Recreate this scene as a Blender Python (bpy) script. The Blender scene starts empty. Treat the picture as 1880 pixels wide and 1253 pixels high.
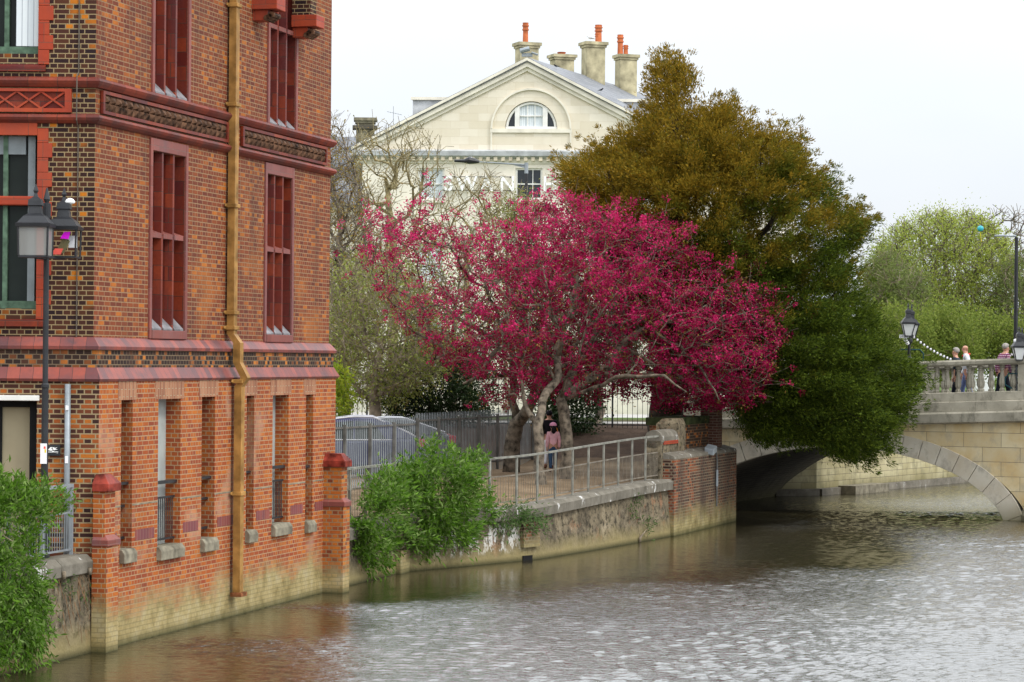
import bpy, math, random
import numpy as np
from mathutils import Vector
from mathutils.geometry import tessellate_polygon

random.seed(7)
RNG = np.random.default_rng(11)
SC = bpy.context.scene
COL = SC.collection
F, ROLL, CZ = 4800.0, 0.0087, 4.5
cR, sR = math.cos(ROLL), math.sin(ROLL)

# ------------------------------------------------------------------ survey helpers
def lev(x, y):
    u, v = x - 940.0, y - 662.0
    return u * cR + v * sR, -u * sR + v * cR

def at(x, y, Y):
    u, v = lev(x, y)
    return Vector((u * Y / F, Y, CZ - v * Y / F))

def onz(x, y, z):
    u, v = lev(x, y)
    return at(x, y, F * (CZ - z) / v)

# line of the building's river front
C0 = Vector((-6.405, 40.0, 0))
W = Vector((0.251, 0.968, 0)); W.normalize()      # along the river wall, away
O = Vector((W.y, -W.x, 0))                          # outwards, over the river

def onwall(x, y, off=0.0):
    u, v = lev(x, y)
    k = u / F
    cx, cy = C0.x + O.x * off, C0.y + O.y * off
    t = (k * cy - cx) / (W.x - k * W.y)
    Y = cy + t * W.y
    return t, CZ - v * Y / F

def RW(t, z, off=0.0):
    return C0 + W * t + O * off + Vector((0, 0, z))

# ------------------------------------------------------------------ materials
def nt(name):
    m = bpy.data.materials.new(name); m.use_nodes = True
    n = m.node_tree; n.nodes.clear()
    out = n.nodes.new('ShaderNodeOutputMaterial')
    b = n.nodes.new('ShaderNodeBsdfPrincipled')
    n.links.new(b.outputs[0], out.inputs[0])
    b.inputs['Specular IOR Level'].default_value = .12
    return m, n, b, out

def N(n, t, **kw):
    o = n.nodes.new(t)
    for k, v in kw.items():
        setattr(o, k, v)
    return o

def ramp(n, src, stops, interp='LINEAR'):
    r = n.nodes.new('ShaderNodeValToRGB'); r.color_ramp.interpolation = interp
    e = r.color_ramp.elements
    while len(e) < len(stops): e.new(0.5)
    for i, (p, c) in enumerate(stops):
        e[i].position = p
        e[i].color = (c, c, c, 1) if isinstance(c, (int, float)) else (*c, 1)
    n.links.new(src, r.inputs[0])
    return r.outputs[0]

def mix(n, fac, a, b, mode='MIX'):
    m = n.nodes.new('ShaderNodeMix'); m.data_type = 'RGBA'; m.blend_type = mode
    for s, v in ((m.inputs[0], fac), (m.inputs[6], a), (m.inputs[7], b)):
        if hasattr(v, 'is_linked'): n.links.new(v, s)
        elif isinstance(v, (int, float)): s.default_value = v
        else: s.default_value = (*v, 1)
    return m.outputs[2]

def math_(n, op, a, b=None, clamp=False):
    m = n.nodes.new('ShaderNodeMath'); m.operation = op; m.use_clamp = clamp
    for s, v in zip(m.inputs, (a, b)):
        if v is None: continue
        if hasattr(v, 'is_linked'): n.links.new(v, s)
        else: s.default_value = v
    return m.outputs[0]

def coord(n, kind='Object'):
    return n.nodes.new('ShaderNodeTexCoord').outputs[kind]

def pos(n):
    return n.nodes.new('ShaderNodeNewGeometry').outputs['Position']

def noise(n, vec, scale, detail=4, rough=0.55, stretch=None, dist=0.0):
    if stretch:
        mp = n.nodes.new('ShaderNodeMapping'); mp.inputs['Scale'].default_value = stretch
        n.links.new(vec, mp.inputs[0]); vec = mp.outputs[0]
    t = n.nodes.new('ShaderNodeTexNoise')
    t.inputs['Scale'].default_value = scale; t.inputs['Detail'].default_value = detail
    t.inputs['Roughness'].default_value = rough; t.inputs['Distortion'].default_value = dist
    n.links.new(vec, t.inputs['Vector'])
    return t.outputs[0]

def bump(n, b, h, dist=0.01, strength=1.0):
    k = n.nodes.new('ShaderNodeBump'); k.inputs['Distance'].default_value = dist
    k.inputs['Strength'].default_value = strength
    n.links.new(h, k.inputs['Height']); n.links.new(k.outputs[0], b.inputs['Normal'])

def zpos(n):
    s = n.nodes.new('ShaderNodeSeparateXYZ'); n.links.new(pos(n), s.inputs[0])
    return s.outputs[2]

def plain(name, c, rough=0.6, metal=0.0, var=0.15, scale=3.0, bmp=0.004):
    m, n, b, o = nt(name)
    f = noise(n, pos(n), scale, 5)
    dk = tuple(x * (1 - var * 1.6) for x in c); lt = tuple(min(1, x * (1 + var)) for x in c)
    n.links.new(ramp(n, f, [(0.3, dk), (0.7, lt)]), b.inputs['Base Color'])
    b.inputs['Roughness'].default_value = rough; b.inputs['Metallic'].default_value = metal
    if rough < .45: b.inputs['Specular IOR Level'].default_value = .4
    if bmp: bump(n, b, noise(n, pos(n), scale * 12, 4), bmp, 0.5)
    return m

def brick(name, stops, mortar, bw=0.235, rh=0.0755, ms=0.009, squash=1.0, stain=0.0, stain_z=(0.55, 1.1),
          soot=0.25, rot=False, patch=None, off=0.5):
    m, n, b, o = nt(name)
    uv = coord(n, 'UV')
    if rot:
        mp = N(n, 'ShaderNodeMapping'); mp.inputs['Rotation'].default_value = (0, 0, math.pi / 2)
        n.links.new(uv, mp.inputs[0]); uv = mp.outputs[0]
    t = N(n, 'ShaderNodeTexBrick')
    t.offset = off; t.squash = squash; t.squash_frequency = 2
    for k, v in (('Color1', (0, 0, 0, 1)), ('Color2', (1, 1, 1, 1)), ('Mortar', (.5, .5, .5, 1)), ('Scale', 1.0),
                 ('Mortar Size', ms), ('Mortar Smooth', 0.15), ('Bias', 0.0), ('Brick Width', bw), ('Row Height', rh)):
        t.inputs[k].default_value = v
    n.links.new(uv, t.inputs['Vector'])
    P = pos(n)
    pick = math_(n, 'ADD', t.outputs['Color'], math_(n, 'MULTIPLY', math_(n, 'SUBTRACT', noise(n, P, 0.9, 3), 0.5), 0.55), True)
    c = ramp(n, pick, stops)
    c = mix(n, math_(n, 'MULTIPLY', noise(n, P, 26, 4), 0.5), c, (0.06, 0.025, 0.02))
    if patch:
        pf = ramp(n, noise(n, P, patch[1], 3, 0.5), [(patch[2], 0.0), (patch[2] + .08, 1.0)])
        c = mix(n, math_(n, 'MULTIPLY', pf, patch[3]), c, patch[0])
    mc = mix(n, noise(n, P, 5, 3), tuple(x * .7 for x in mortar), mortar)
    c = mix(n, t.outputs['Fac'], c, mc)
    st = ramp(n, noise(n, P, 1.0, 5, 0.6, (1.2, 1.2, 0.25)), [(0.5, 0.0), (0.75, 1.0)])
    c = mix(n, math_(n, 'MULTIPLY', st, soot), c, (0.05, 0.035, 0.03))
    if stain:
        z = math_(n, 'ADD', zpos(n), math_(n, 'MULTIPLY', math_(n, 'SUBTRACT', noise(n, P, 1.3, 5, .6), 0.5), 1.1))
        zz = math_(n, 'DIVIDE', math_(n, 'SUBTRACT', z, stain_z[0]), stain_z[1] - stain_z[0])
        f = ramp(n, zz, [(0.0, 1.0), (1.0, 0.0)])
        sc = ramp(n, noise(n, P, 2.5, 5, .65), [(0.3, (0.17, 0.14, 0.05)), (0.55, (0.36, 0.30, 0.14)), (0.8, (0.42, 0.38, 0.24))])
        sc = mix(n, math_(n, 'MULTIPLY', t.outputs['Fac'], 0.35), sc, (0.12, 0.1, 0.05))
        c = mix(n, math_(n, 'MULTIPLY', f, stain), c, sc)
        alg = ramp(n, zpos(n), [(0.0, 1.0), (0.16, 0.0)])
        c = mix(n, math_(n, 'MULTIPLY', alg, 0.8), c, (0.035, 0.04, 0.015))
    n.links.new(c, b.inputs['Base Color'])
    b.inputs['Roughness'].default_value = 0.75
    h = math_(n, 'SUBTRACT', math_(n, 'MULTIPLY', noise(n, P, 40, 3), 0.3), t.outputs['Fac'])
    bump(n, b, h, 0.006, 0.8)
    return m

def blocks(name, a, b_, joint, bw, rh, ms=0.004, rough=0.55, var=0.3, dirt=(0.05, 0.03, 0.03), dirtamt=0.5, stretch=(1, 1, .3), rot=False):
    m, n, b, o = nt(name)
    uv = coord(n, 'UV')
    if rot:
        mp = N(n, 'ShaderNodeMapping'); mp.inputs['Rotation'].default_value = (0, 0, math.pi / 2)
        n.links.new(uv, mp.inputs[0]); uv = mp.outputs[0]
    t = N(n, 'ShaderNodeTexBrick'); t.offset = 0.5
    for k, v in (('Color1', (0, 0, 0, 1)), ('Color2', (1, 1, 1, 1)), ('Mortar', (.5, .5, .5, 1)), ('Scale', 1.0),
                 ('Mortar Size', ms), ('Mortar Smooth', 0.1), ('Brick Width', bw), ('Row Height', rh)):
        t.inputs[k].default_value = v
    n.links.new(uv, t.inputs['Vector'])
    P = pos(n)
    c = mix(n, t.outputs['Color'], a, b_)
    f = ramp(n, noise(n, P, 2.2, 5, .6, stretch), [(0.42, 0.0), (0.72, 1.0)])
    c = mix(n, math_(n, 'MULTIPLY', f, dirtamt), c, dirt)
    c = mix(n, math_(n, 'MULTIPLY', noise(n, P, 18, 4), var), c, tuple(x * .45 for x in a))
    c = mix(n, t.outputs['Fac'], c, joint)
    n.links.new(c, b.inputs['Base Color'])
    b.inputs['Roughness'].default_value = rough
    h = math_(n, 'SUBTRACT', math_(n, 'MULTIPLY', noise(n, P, 30, 4), 0.25), t.outputs['Fac'])
    bump(n, b, h, 0.005, 0.7)
    return m

def leafmat(name, cols, patch=None, patch_stops=None, trans=0.3, rough=0.55, pscale=0.7, zmix=None, xmix=None):
    m, n, b, o = nt(name)
    g = n.nodes.new('ShaderNodeNewGeometry')
    c = ramp(n, g.outputs['Random Per Island'], [(i / max(1, len(cols) - 1), k) for i, k in enumerate(cols)])
    if patch:
        pn = noise(n, g.outputs['Position'], pscale, 3, 0.5)
        if zmix:
            s = n.nodes.new('ShaderNodeSeparateXYZ'); n.links.new(g.outputs['Position'], s.inputs[0])
            zz = math_(n, 'MULTIPLY', math_(n, 'SUBTRACT', s.outputs[2], zmix[0]), zmix[1])
            pn = math_(n, 'ADD', pn, zz)
            if xmix: pn = math_(n, 'ADD', pn, math_(n, 'MULTIPLY', math_(n, 'SUBTRACT', s.outputs[0], xmix[0]), xmix[1]))
        pf = ramp(n, pn, patch_stops)
        c2 = ramp(n, g.outputs['Random Per Island'], [(i / max(1, len(patch) - 1), k) for i, k in enumerate(patch)])
        c = mix(n, pf, c, c2)
    n.links.new(c, b.inputs['Base Color']); b.inputs['Roughness'].default_value = rough
    tr = n.nodes.new('ShaderNodeBsdfTranslucent'); n.links.new(c, tr.inputs[0])
    mx = n.nodes.new('ShaderNodeMixShader'); mx.inputs[0].default_value = trans
    n.links.new(b.outputs[0], mx.inputs[1]); n.links.new(tr.outputs[0], mx.inputs[2])
    n.links.new(mx.outputs[0], o.inputs[0])
    return m

def glass(name, c=(0.02, 0.025, 0.03), rough=0.04):
    m, n, b, o = nt(name)
    n.links.new(ramp(n, noise(n, pos(n), 1.5, 3), [(0.3, c), (0.7, tuple(x * 1.6 for x in c))]), b.inputs['Base Color'])
    b.inputs['Roughness'].default_value = rough; b.inputs['IOR'].default_value = 1.5; b.inputs['Specular IOR Level'].default_value = .5
    return m

M = {}
M['brick_river'] = brick('river front brick', [(0, (.15, .038, .022)), (.25, (.19, .047, .022)), (.55, (.24, .059, .023)), (.85, (.29, .075, .024)), (.97, (.50, .15, .022))],
                         (.34, .21, .115), bw=.12, ms=.0085, squash=1.9, soot=.5, patch=((.52, .17, .03), .55, .60, .40))
M['brick_lower'] = brick('lower river brick', [(0, (.27, .058, .026)), (.2, (.35, .074, .025)), (.6, (.43, .100, .022)), (1, (.56, .16, .024))],
                         (.44, .27, .15), bw=.235, ms=.0095, squash=.5, stain=.92, stain_z=(.40, .85), soot=.3, patch=((.52, .34, .24), .8, .58, .4))
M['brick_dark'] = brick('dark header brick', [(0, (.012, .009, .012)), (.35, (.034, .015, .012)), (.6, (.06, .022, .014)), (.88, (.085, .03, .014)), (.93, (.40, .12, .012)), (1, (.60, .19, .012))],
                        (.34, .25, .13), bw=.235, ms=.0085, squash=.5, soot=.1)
M['brick_dark2'] = brick('terrace front brick', [(0, (.03, .015, .014)), (.4, (.09, .03, .018)), (.6, (.22, .06, .02)), (.8, (.40, .10, .02)), (1, (.52, .16, .02))],
                         (.36, .27, .15), bw=.235, ms=.011, squash=.5, soot=.15)
M['brick_strip'] = brick('sooty brick strip', [(0, (.018, .015, .014)), (.55, (.04, .025, .018)), (.72, (.10, .04, .02)), (.86, (.36, .11, .025)), (1, (.6, .2, .03))],
                         (.22, .16, .10), bw=.12, ms=.008, soot=.8)
M['soldier'] = brick('soldier course brick', [(0, (.28, .10, .055)), (.5, (.40, .17, .09)), (1, (.5, .24, .13))], (.45, .34, .22), bw=.235, rh=.075, ms=.006, rot=True, soot=.1)
M['brick_pier'] = brick('pier brick', [(0, (.16, .04, .02)), (.4, (.42, .10, .022)), (.7, (.52, .15, .022)), (1, (.58, .2, .03))],
                        (.32, .22, .12), bw=.235, ms=.010, squash=.5, stain=.85, stain_z=(.2, .7), soot=.5)
M['brick_old'] = brick('old river brick', [(0, (.035, .022, .018)), (.35, (.10, .04, .026)), (.6, (.27, .07, .03)), (1, (.46, .13, .04))],
                       (.28, .22, .15), bw=.235, ms=.012, squash=.5, stain=.9, stain_z=(.25, .8), soot=.95, patch=((.045, .035, .028), .45, .47, .75))
M['terra'] = blocks('terracotta block', (.13, .021, .016), (.31, .056, .022), (.08, .04, .03), .5, .24, .006, .36, .5, (.085, .035, .04), .8)
M['terra_course'] = blocks('sooty terracotta moulding', (.17, .035, .024), (.30, .060, .032), (.08, .04, .03), .45, 9, .005, .5, .6, (.07, .05, .05), .9, (1, 1, 1.5))
M['terra_hot'] = blocks('bright terracotta', (.34, .048, .024), (.42, .074, .03), (.15, .07, .05), .45, .3, .004, .45, .3, (.2, .06, .05), .5)
M['terra_frame'] = blocks('terracotta surround', (.21, .065, .052), (.30, .10, .08), (.2, .12, .1), .4, .33, .004, .45, .4, (.17, .095, .10), .8)
M['ledge'] = blocks('glazed weathering tile', (.38, .095, .065), (.14, .06, .065), (.08, .05, .05), .20, 5.0, .004, .35, .4, (.085, .065, .075), .9, (1, 1, 1))
M['cap'] = plain('weathered red cap', (.22, .035, .022), .45, var=.5, scale=5)
M['sill_grey'] = plain('slate grey sill', (.24, .23, .24), .5, var=.35)
M['frieze'] = plain('weathered frieze tile', (.11, .055, .03), .6, var=.6, scale=7)
M['stone_sill'] = plain('weathered stone sill', (.23, .205, .15), .8, var=.35, scale=4)
M['purple'] = blocks('purple glazed brick', (.20, .06, .07), (.30, .08, .06), (.3, .2, .15), .12, 5, .005, .4, .3)
M['pipe'] = plain('ochre painted iron', (.33, .175, .05), .45, var=.34, scale=3.5)
M['green_wood'] = plain('green painted wood', (.09, .15, .10), .5, var=.3, scale=8)
M['white_wood'] = plain('white painted wood', (.78, .77, .72), .5, var=.08)
M['grey_frame'] = plain('grey window frame', (.22, .25, .26), .5)
M['curtain'] = blocks('pale vertical blind', (.62, .68, .70), (.70, .75, .76), (.35, .38, .42), .09, 9, .006, .8, .1, (.5, .55, .6), .2)
M['glass'] = glass('window glass')
M['glass_dark'] = glass('dark window glass', (.012, .016, .014), .08); M['glass_dark'].node_tree.nodes['Principled BSDF'].inputs['Specular IOR Level'].default_value = .15
M['black_iron'] = plain('black painted iron', (.018, .019, .022), .4, var=.3)
M['black_gap'] = plain('dark recess', (.012, .012, .012), .8)
M['beige'] = plain('beige panel', (.34, .29, .19), .7, var=.1, scale=1)
M['steel'] = plain('galvanised grey steel', (.30, .33, .35), .45, .3, .15)
M['steel_dark2'] = plain('dull conduit', (.13, .13, .125), .7)
M['rail_paint'] = plain('weathered rail paint', (.24, .235, .20), .55, 0.1, .3, 5)
M['rail_bar'] = plain('brown grey bar', (.19, .165, .13), .6, 0, .3, 5)
M['grey_panel'] = plain('grey back panel', (.36, .38, .36), .6, var=.12)
M['slate'] = blocks('roof slate', (.16, .17, .19), (.24, .25, .27), (.06, .06, .07), .3, .22, .006, .5, .3, (.3, .3, .3), .3)
M['lead'] = plain('roof lead', (.50, .51, .52), .6, 0, .2, 2)
M['bath'] = blocks('ashlar limestone', (.69, .62, .48), (.78, .72, .595), (.66, .58, .44), .85, .36, .005, .85, .08, (.62, .54, .40), .25, (1, 1, .5))
M['bath_plain'] = plain('painted limestone', (.76, .715, .60), .8, var=.12, scale=1.2)
M['render_cream'] = plain('cream render', (.76, .71, .595), .85, var=.07, scale=.8)
M['dentil'] = plain('weathered dentil stone', (.66, .58, .44), .85, var=.2)
M['chimney'] = plain('lichened chimney stone', (.46, .41, .26), .9, var=.35, scale=1.6)
M['pot'] = plain('terracotta pot', (.52, .15, .06), .6, var=.25)
M['white_letter'] = plain('white sign letter', (.88, .88, .86), .5, var=.03)
M['asphalt'] = plain('asphalt', (.07, .07, .07), .9, var=.2)
M['pave'] = plain('pale paving', (.42, .40, .37), .9, var=.15, scale=1.5)
M['purple_car'] = plain('blue violet car paint', (.035, .035, .10), .35, 0, .05, 1, 0)
M['silver_car'] = plain('silver grey car paint', (.09, .10, .115), .35, 0, .05, 1, 0)
M['chrome'] = plain('bright trim', (.75, .75, .78), .2, .3, .05, 1, 0)
M['tyre'] = plain('tyre rubber', (.02, .02, .02), .8)
M['tail_red'] = plain('red lamp lens', (.55, .02, .03), .2, 0, .1, 2, 0)
M['bark'] = plain('grey brown bark', (.20, .165, .125), .9, var=.55, scale=7, bmp=.03)
M['bark_pale2'] = plain('pale grey crab bark', (.165, .135, .10), .9, var=.55, scale=6, bmp=.03)
M['bark_lichen'] = plain('lichened twig bark', (.30, .25, .13), .9, var=.5, scale=4, bmp=.01)
M['bark_pale'] = plain('pale twig bark', (.26, .21, .15), .9, var=.4, scale=4, bmp=.01)
M['bark_dark'] = plain('dark bark', (.045, .035, .025), .9, var=.5, scale=5, bmp=.03)
M['skin'] = plain('skin', (.56, .30, .21), .55, var=.06, bmp=0)
M['navy'] = plain('dark navy cloth', (.016, .018, .03), .85)
M['black_cloth'] = plain('black cloth', (.012, .010, .014), .85)
M['white_cloth'] = plain('white cloth', (.72, .73, .76), .85, var=.08)
M['pink_cloth'] = plain('pink cloth', (.88, .50, .55), .85, var=.1, scale=8)
M['pink_cap'] = plain('pink cap', (.90, .40, .58), .8, var=.06)
M['denim'] = plain('blue denim', (.045, .085, .15), .85, var=.2, scale=8)
M['denim_pale'] = plain('pale blue denim', (.16, .20, .36), .85, var=.15)
M['hair_black'] = plain('black hair', (.01, .009, .009), .5)
M['hair_grey'] = plain('grey hair', (.34, .31, .28), .7, var=.25, scale=30)
M['shoe'] = plain('brown shoe', (.20, .09, .06), .6)
M['jacket'] = plain('charcoal jacket', (.035, .045, .055), .8)
M['red_cloth'] = plain('red cloth', (.62, .03, .04), .8)
M['teal'] = plain('teal foil', (.03, .36, .42), .3)
M['yellow'] = plain('yellow paint', (.75, .58, .02), .5)
M['paper'] = plain('white paper', (.85, .84, .86), .8, var=.03, bmp=0)
M['magenta'] = plain('magenta sticker', (.72, .01, .70), .6)
M['coral'] = plain('coral red plastic', (.85, .13, .10), .5)
M['olive'] = plain('olive plastic', (.20, .18, .09), .6)
M['tarpblue'] = plain('green blue iron', (.01, .05, .06), .45)

def mat_lantern_glass():
    m, n, b, o = nt('frosted lantern glass')
    b.inputs['Base Color'].default_value = (.34, .34, .32, 1); b.inputs['Roughness'].default_value = .3
    tr = N(n, 'ShaderNodeBsdfTransparent'); mx = N(n, 'ShaderNodeMixShader'); mx.inputs[0].default_value = .45
    n.links.new(b.outputs[0], mx.inputs[1]); n.links.new(tr.outputs[0], mx.inputs[2]); n.links.new(mx.outputs[0], o.inputs[0])
    return m
M['lantern_glass'] = mat_lantern_glass()
M['lantern_white'] = plain('milky lantern glass', (.62, .63, .62), .3, var=.1, bmp=0)

def mat_plaid():
    m, n, b, o = nt('plaid shirt')
    P = coord(n, 'Object')
    w1 = N(n, 'ShaderNodeTexWave'); w1.bands_direction = 'Z'; w1.inputs['Scale'].default_value = 5; n.links.new(P, w1.inputs[0])
    w2 = N(n, 'ShaderNodeTexWave'); w2.bands_direction = 'X'; w2.inputs['Scale'].default_value = 4; n.links.new(P, w2.inputs[0])
    c = mix(n, ramp(n, w1.outputs[1], [(.55, 0), (.6, 1)]), (.22, .04, .10), (.62, .42, .50))
    c = mix(n, math_(n, 'MULTIPLY', ramp(n, w2.outputs[1], [(.6, 0), (.65, 1)]), .6), c, (.07, .02, .08))
    n.links.new(c, b.inputs['Base Color']); b.inputs['Roughness'].default_value = .85
    return m
M['plaid'] = mat_plaid()

def mat_bridge(name, wash, bw, rh):
    m, n, b, o = nt(name)
    t = N(n, 'ShaderNodeTexBrick'); t.offset = .5
    for k, v in (('Color1', (0, 0, 0, 1)), ('Color2', (1, 1, 1, 1)), ('Mortar', (.5, .5, .5, 1)), ('Scale', 1.0), ('Mortar Size', .006),
                 ('Mortar Smooth', .1), ('Brick Width', bw), ('Row Height', rh)): t.inputs[k].default_value = v
    n.links.new(coord(n, 'UV'), t.inputs['Vector'])
    P = pos(n)
    c = mix(n, t.outputs['Color'], wash[0], wash[1])
    c = mix(n, ramp(n, noise(n, P, .8, 5, .6), [(.42, 0.0), (.68, 1.0)]), c, wash[2])
    c = mix(n, math_(n, 'MULTIPLY', ramp(n, noise(n, P, 3.2, 6, .7, (1, 1, .6)), [(.5, 0.0), (.66, 1.0)]), .75), c, wash[3])
    c = mix(n, t.outputs['Fac'], c, (.16, .14, .10))
    alg = ramp(n, zpos(n), [(0.0, 1.0), (.6, 0.0)])
    c = mix(n, math_(n, 'MULTIPLY', alg, .7), c, (.10, .09, .035))
    n.links.new(c, b.inputs['Base Color']); b.inputs['Roughness'].default_value = .85
    bump(n, b, math_(n, 'SUBTRACT', math_(n, 'MULTIPLY', noise(n, P, 14, 5, .65), .6), t.outputs['Fac']), .012, .8)
    return m
M['spandrel'] = mat_bridge('warm bridge ashlar', [(.50, .41, .25), (.60, .52, .34), (.46, .32, .14), (.34, .30, .22)], 1.1, .42)
M['bridge_grey'] = mat_bridge('grey weathered bridge stone', [(.36, .33, .26), (.44, .40, .32), (.24, .22, .17), (.13, .12, .09)], 1.5, 5)
M['voussoir'] = mat_bridge('pale voussoir stone', [(.47, .43, .35), (.58, .54, .45), (.40, .34, .25), (.27, .25, .21)], 9, 9)
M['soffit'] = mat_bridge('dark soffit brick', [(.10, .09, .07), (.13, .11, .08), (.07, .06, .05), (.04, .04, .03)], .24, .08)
M['farwall'] = mat_bridge('ochre embankment stone', [(.40, .35, .20), (.50, .45, .28), (.30, .26, .13), (.22, .20, .12)], .7, .22)

def mat_riverwall():
    m, n, b, o = nt('stained river wall')
    P = pos(n)
    c = ramp(n, noise(n, P, 1.5, 6, .7), [(.28, (.06, .05, .034)), (.43, (.135, .11, .075)), (.56, (.21, .17, .11)), (.72, (.31, .255, .17))])
    c = mix(n, math_(n, 'MULTIPLY', ramp(n, noise(n, P, .9, 6, .7), [(.58, 0.0), (.64, 1.0)]), .5), c, (.32, .13, .06))
    st = ramp(n, noise(n, P, 1.8, 5, .65, (1.6, 1.6, .22)), [(.50, 0.0), (.72, 1.0)])
    c = mix(n, math_(n, 'MULTIPLY', st, .5), c, (.05, .042, .03))
    fn_ = noise(n, P, 7.5, 7, .75)
    c = mix(n, ramp(n, fn_, [(.40, .9), (.49, 0.0)]), c, (.035, .030, .02))
    c = mix(n, ramp(n, fn_, [(.58, 0.0), (.68, .7)]), c, (.42, .36, .26))
    c = mix(n, ramp(n, noise(n, P, 3.1, 6, .7), [(.60, 0.0), (.68, .6)]), c, (.075, .085, .03))
    # lime scale in one stretch, running down
    s = N(n, 'ShaderNodeSeparateXYZ'); n.links.new(P, s.inputs[0])
    win = math_(n, 'MULTIPLY', ramp(n, math_(n, 'MULTIPLY', math_(n, 'ADD', s.outputs[1], -50), .1), [(.60, 0.0), (.66, 1.0), (.84, 1.0), (.89, 0.0)]),
                ramp(n, math_(n, 'MULTIPLY', s.outputs[2], .5), [(.09, 0.0), (.14, 1.0), (.36, 1.0), (.5, 0.0)]))
    lime = math_(n, 'MULTIPLY', win, ramp(n, noise(n, P, 3.6, 7, .78, (1.3, 1.3, .7)), [(.51, 0.0), (.55, 1.0)]))
    c = mix(n, lime, c, (.62, .60, .56))
    z = math_(n, 'ADD', s.outputs[2], math_(n, 'MULTIPLY', math_(n, 'SUBTRACT', noise(n, P, 1.2, 4), .5), .5))
    c = mix(n, ramp(n, z, [(.12, .85), (.5, 0.0)]), c, (.27, .22, .10))
    c = mix(n, ramp(n, s.outputs[2], [(.0, .9), (.13, 0.0)]), c, (.03, .032, .014))
    n.links.new(c, b.inputs['Base Color']); b.inputs['Roughness'].default_value = .9
    bump(n, b, noise(n, P, 9, 7, .7), .05, .8)
    return m
M['riverwall'] = mat_riverwall()

def mat_coping():
    m, n, b, o = nt('concrete coping')
    P = pos(n)
    c = ramp(n, noise(n, P, 2.0, 6, .68), [(.3, (.10, .09, .07)), (.6, (.20, .18, .145)), (.8, (.28, .255, .21))])
    c = mix(n, ramp(n, noise(n, P, 2.3, 6, .75, (1.3, 1.3, .6)), [(.60, 0.0), (.64, .9)]), c, (.66, .65, .62))
    c = mix(n, math_(n, 'MULTIPLY', ramp(n, noise(n, P, 4, 5, .6, (1, 1, .2)), [(.5, 0.0), (.75, 1.0)]), .6), c, (.10, .09, .07))
    n.links.new(c, b.inputs['Base Color']); b.inputs['Roughness'].default_value = .85
    bump(n, b, noise(n, P, 12, 6, .7), .02, .7)
    return m
M['coping'] = mat_coping()

def mat_ground():
    m, n, b, o = nt('bare earth and litter')
    P = pos(n)
    s = N(n, 'ShaderNodeSeparateXYZ'); n.links.new(P, s.inputs[0])
    a = ramp(n, noise(n, P, .9, 6, .7), [(.3, (.11, .075, .043)), (.5, (.20, .14, .083)), (.75, (.30, .22, .14))])
    d = ramp(n, noise(n, P, 1.3, 6, .7), [(.3, (.035, .022, .015)), (.7, (.085, .055, .038))])
    up = ramp(n, math_(n, 'ADD', math_(n, 'MULTIPLY', s.outputs[2], .4), math_(n, 'MULTIPLY', noise(n, P, .8, 4), .15)), [(.66, 0.0), (.73, 1.0)])
    c = mix(n, up, a, d)
    far = ramp(n, math_(n, 'MULTIPLY', s.outputs[1], .005), [(.44, 0.0), (.46, 1.0)])
    g = ramp(n, noise(n, P, .6, 5, .6), [(.35, (.05, .09, .02)), (.65, (.10, .15, .035))])
    c = mix(n, far, c, g)
    n.links.new(c, b.inputs['Base Color']); b.inputs['Roughness'].default_value = .95
    bump(n, b, noise(n, P, 8, 6, .7), .05, .9)
    return m
M['ground'] = mat_ground()

def mat_water():
    m, n, b, o = nt('river water')
    P = pos(n)
    c = ramp(n, noise(n, P, .12, 3), [(.35, (.022, .019, .009)), (.65, (.036, .029, .013))])
    n.links.new(c, b.inputs['Base Color'])
    b.inputs['Roughness'].default_value = .03; b.inputs['IOR'].default_value = 2.8; b.inputs['Specular IOR Level'].default_value = .5
    at_ = N(n, 'ShaderNodeAttribute'); at_.attribute_name = 'ripple'
    k = N(n, 'ShaderNodeBump'); k.inputs['Distance'].default_value = .030
    n.links.new(math_(n, 'MULTIPLY', at_.outputs['Fac'], 1.0, True), k.inputs['Strength'])
    n.links.new(noise(n, P, 12.0, 4, .60, (.6, 1.25, 1)), k.inputs['Height']); n.links.new(k.outputs[0], b.inputs['Normal'])
    return m
M['water'] = mat_water()

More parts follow.
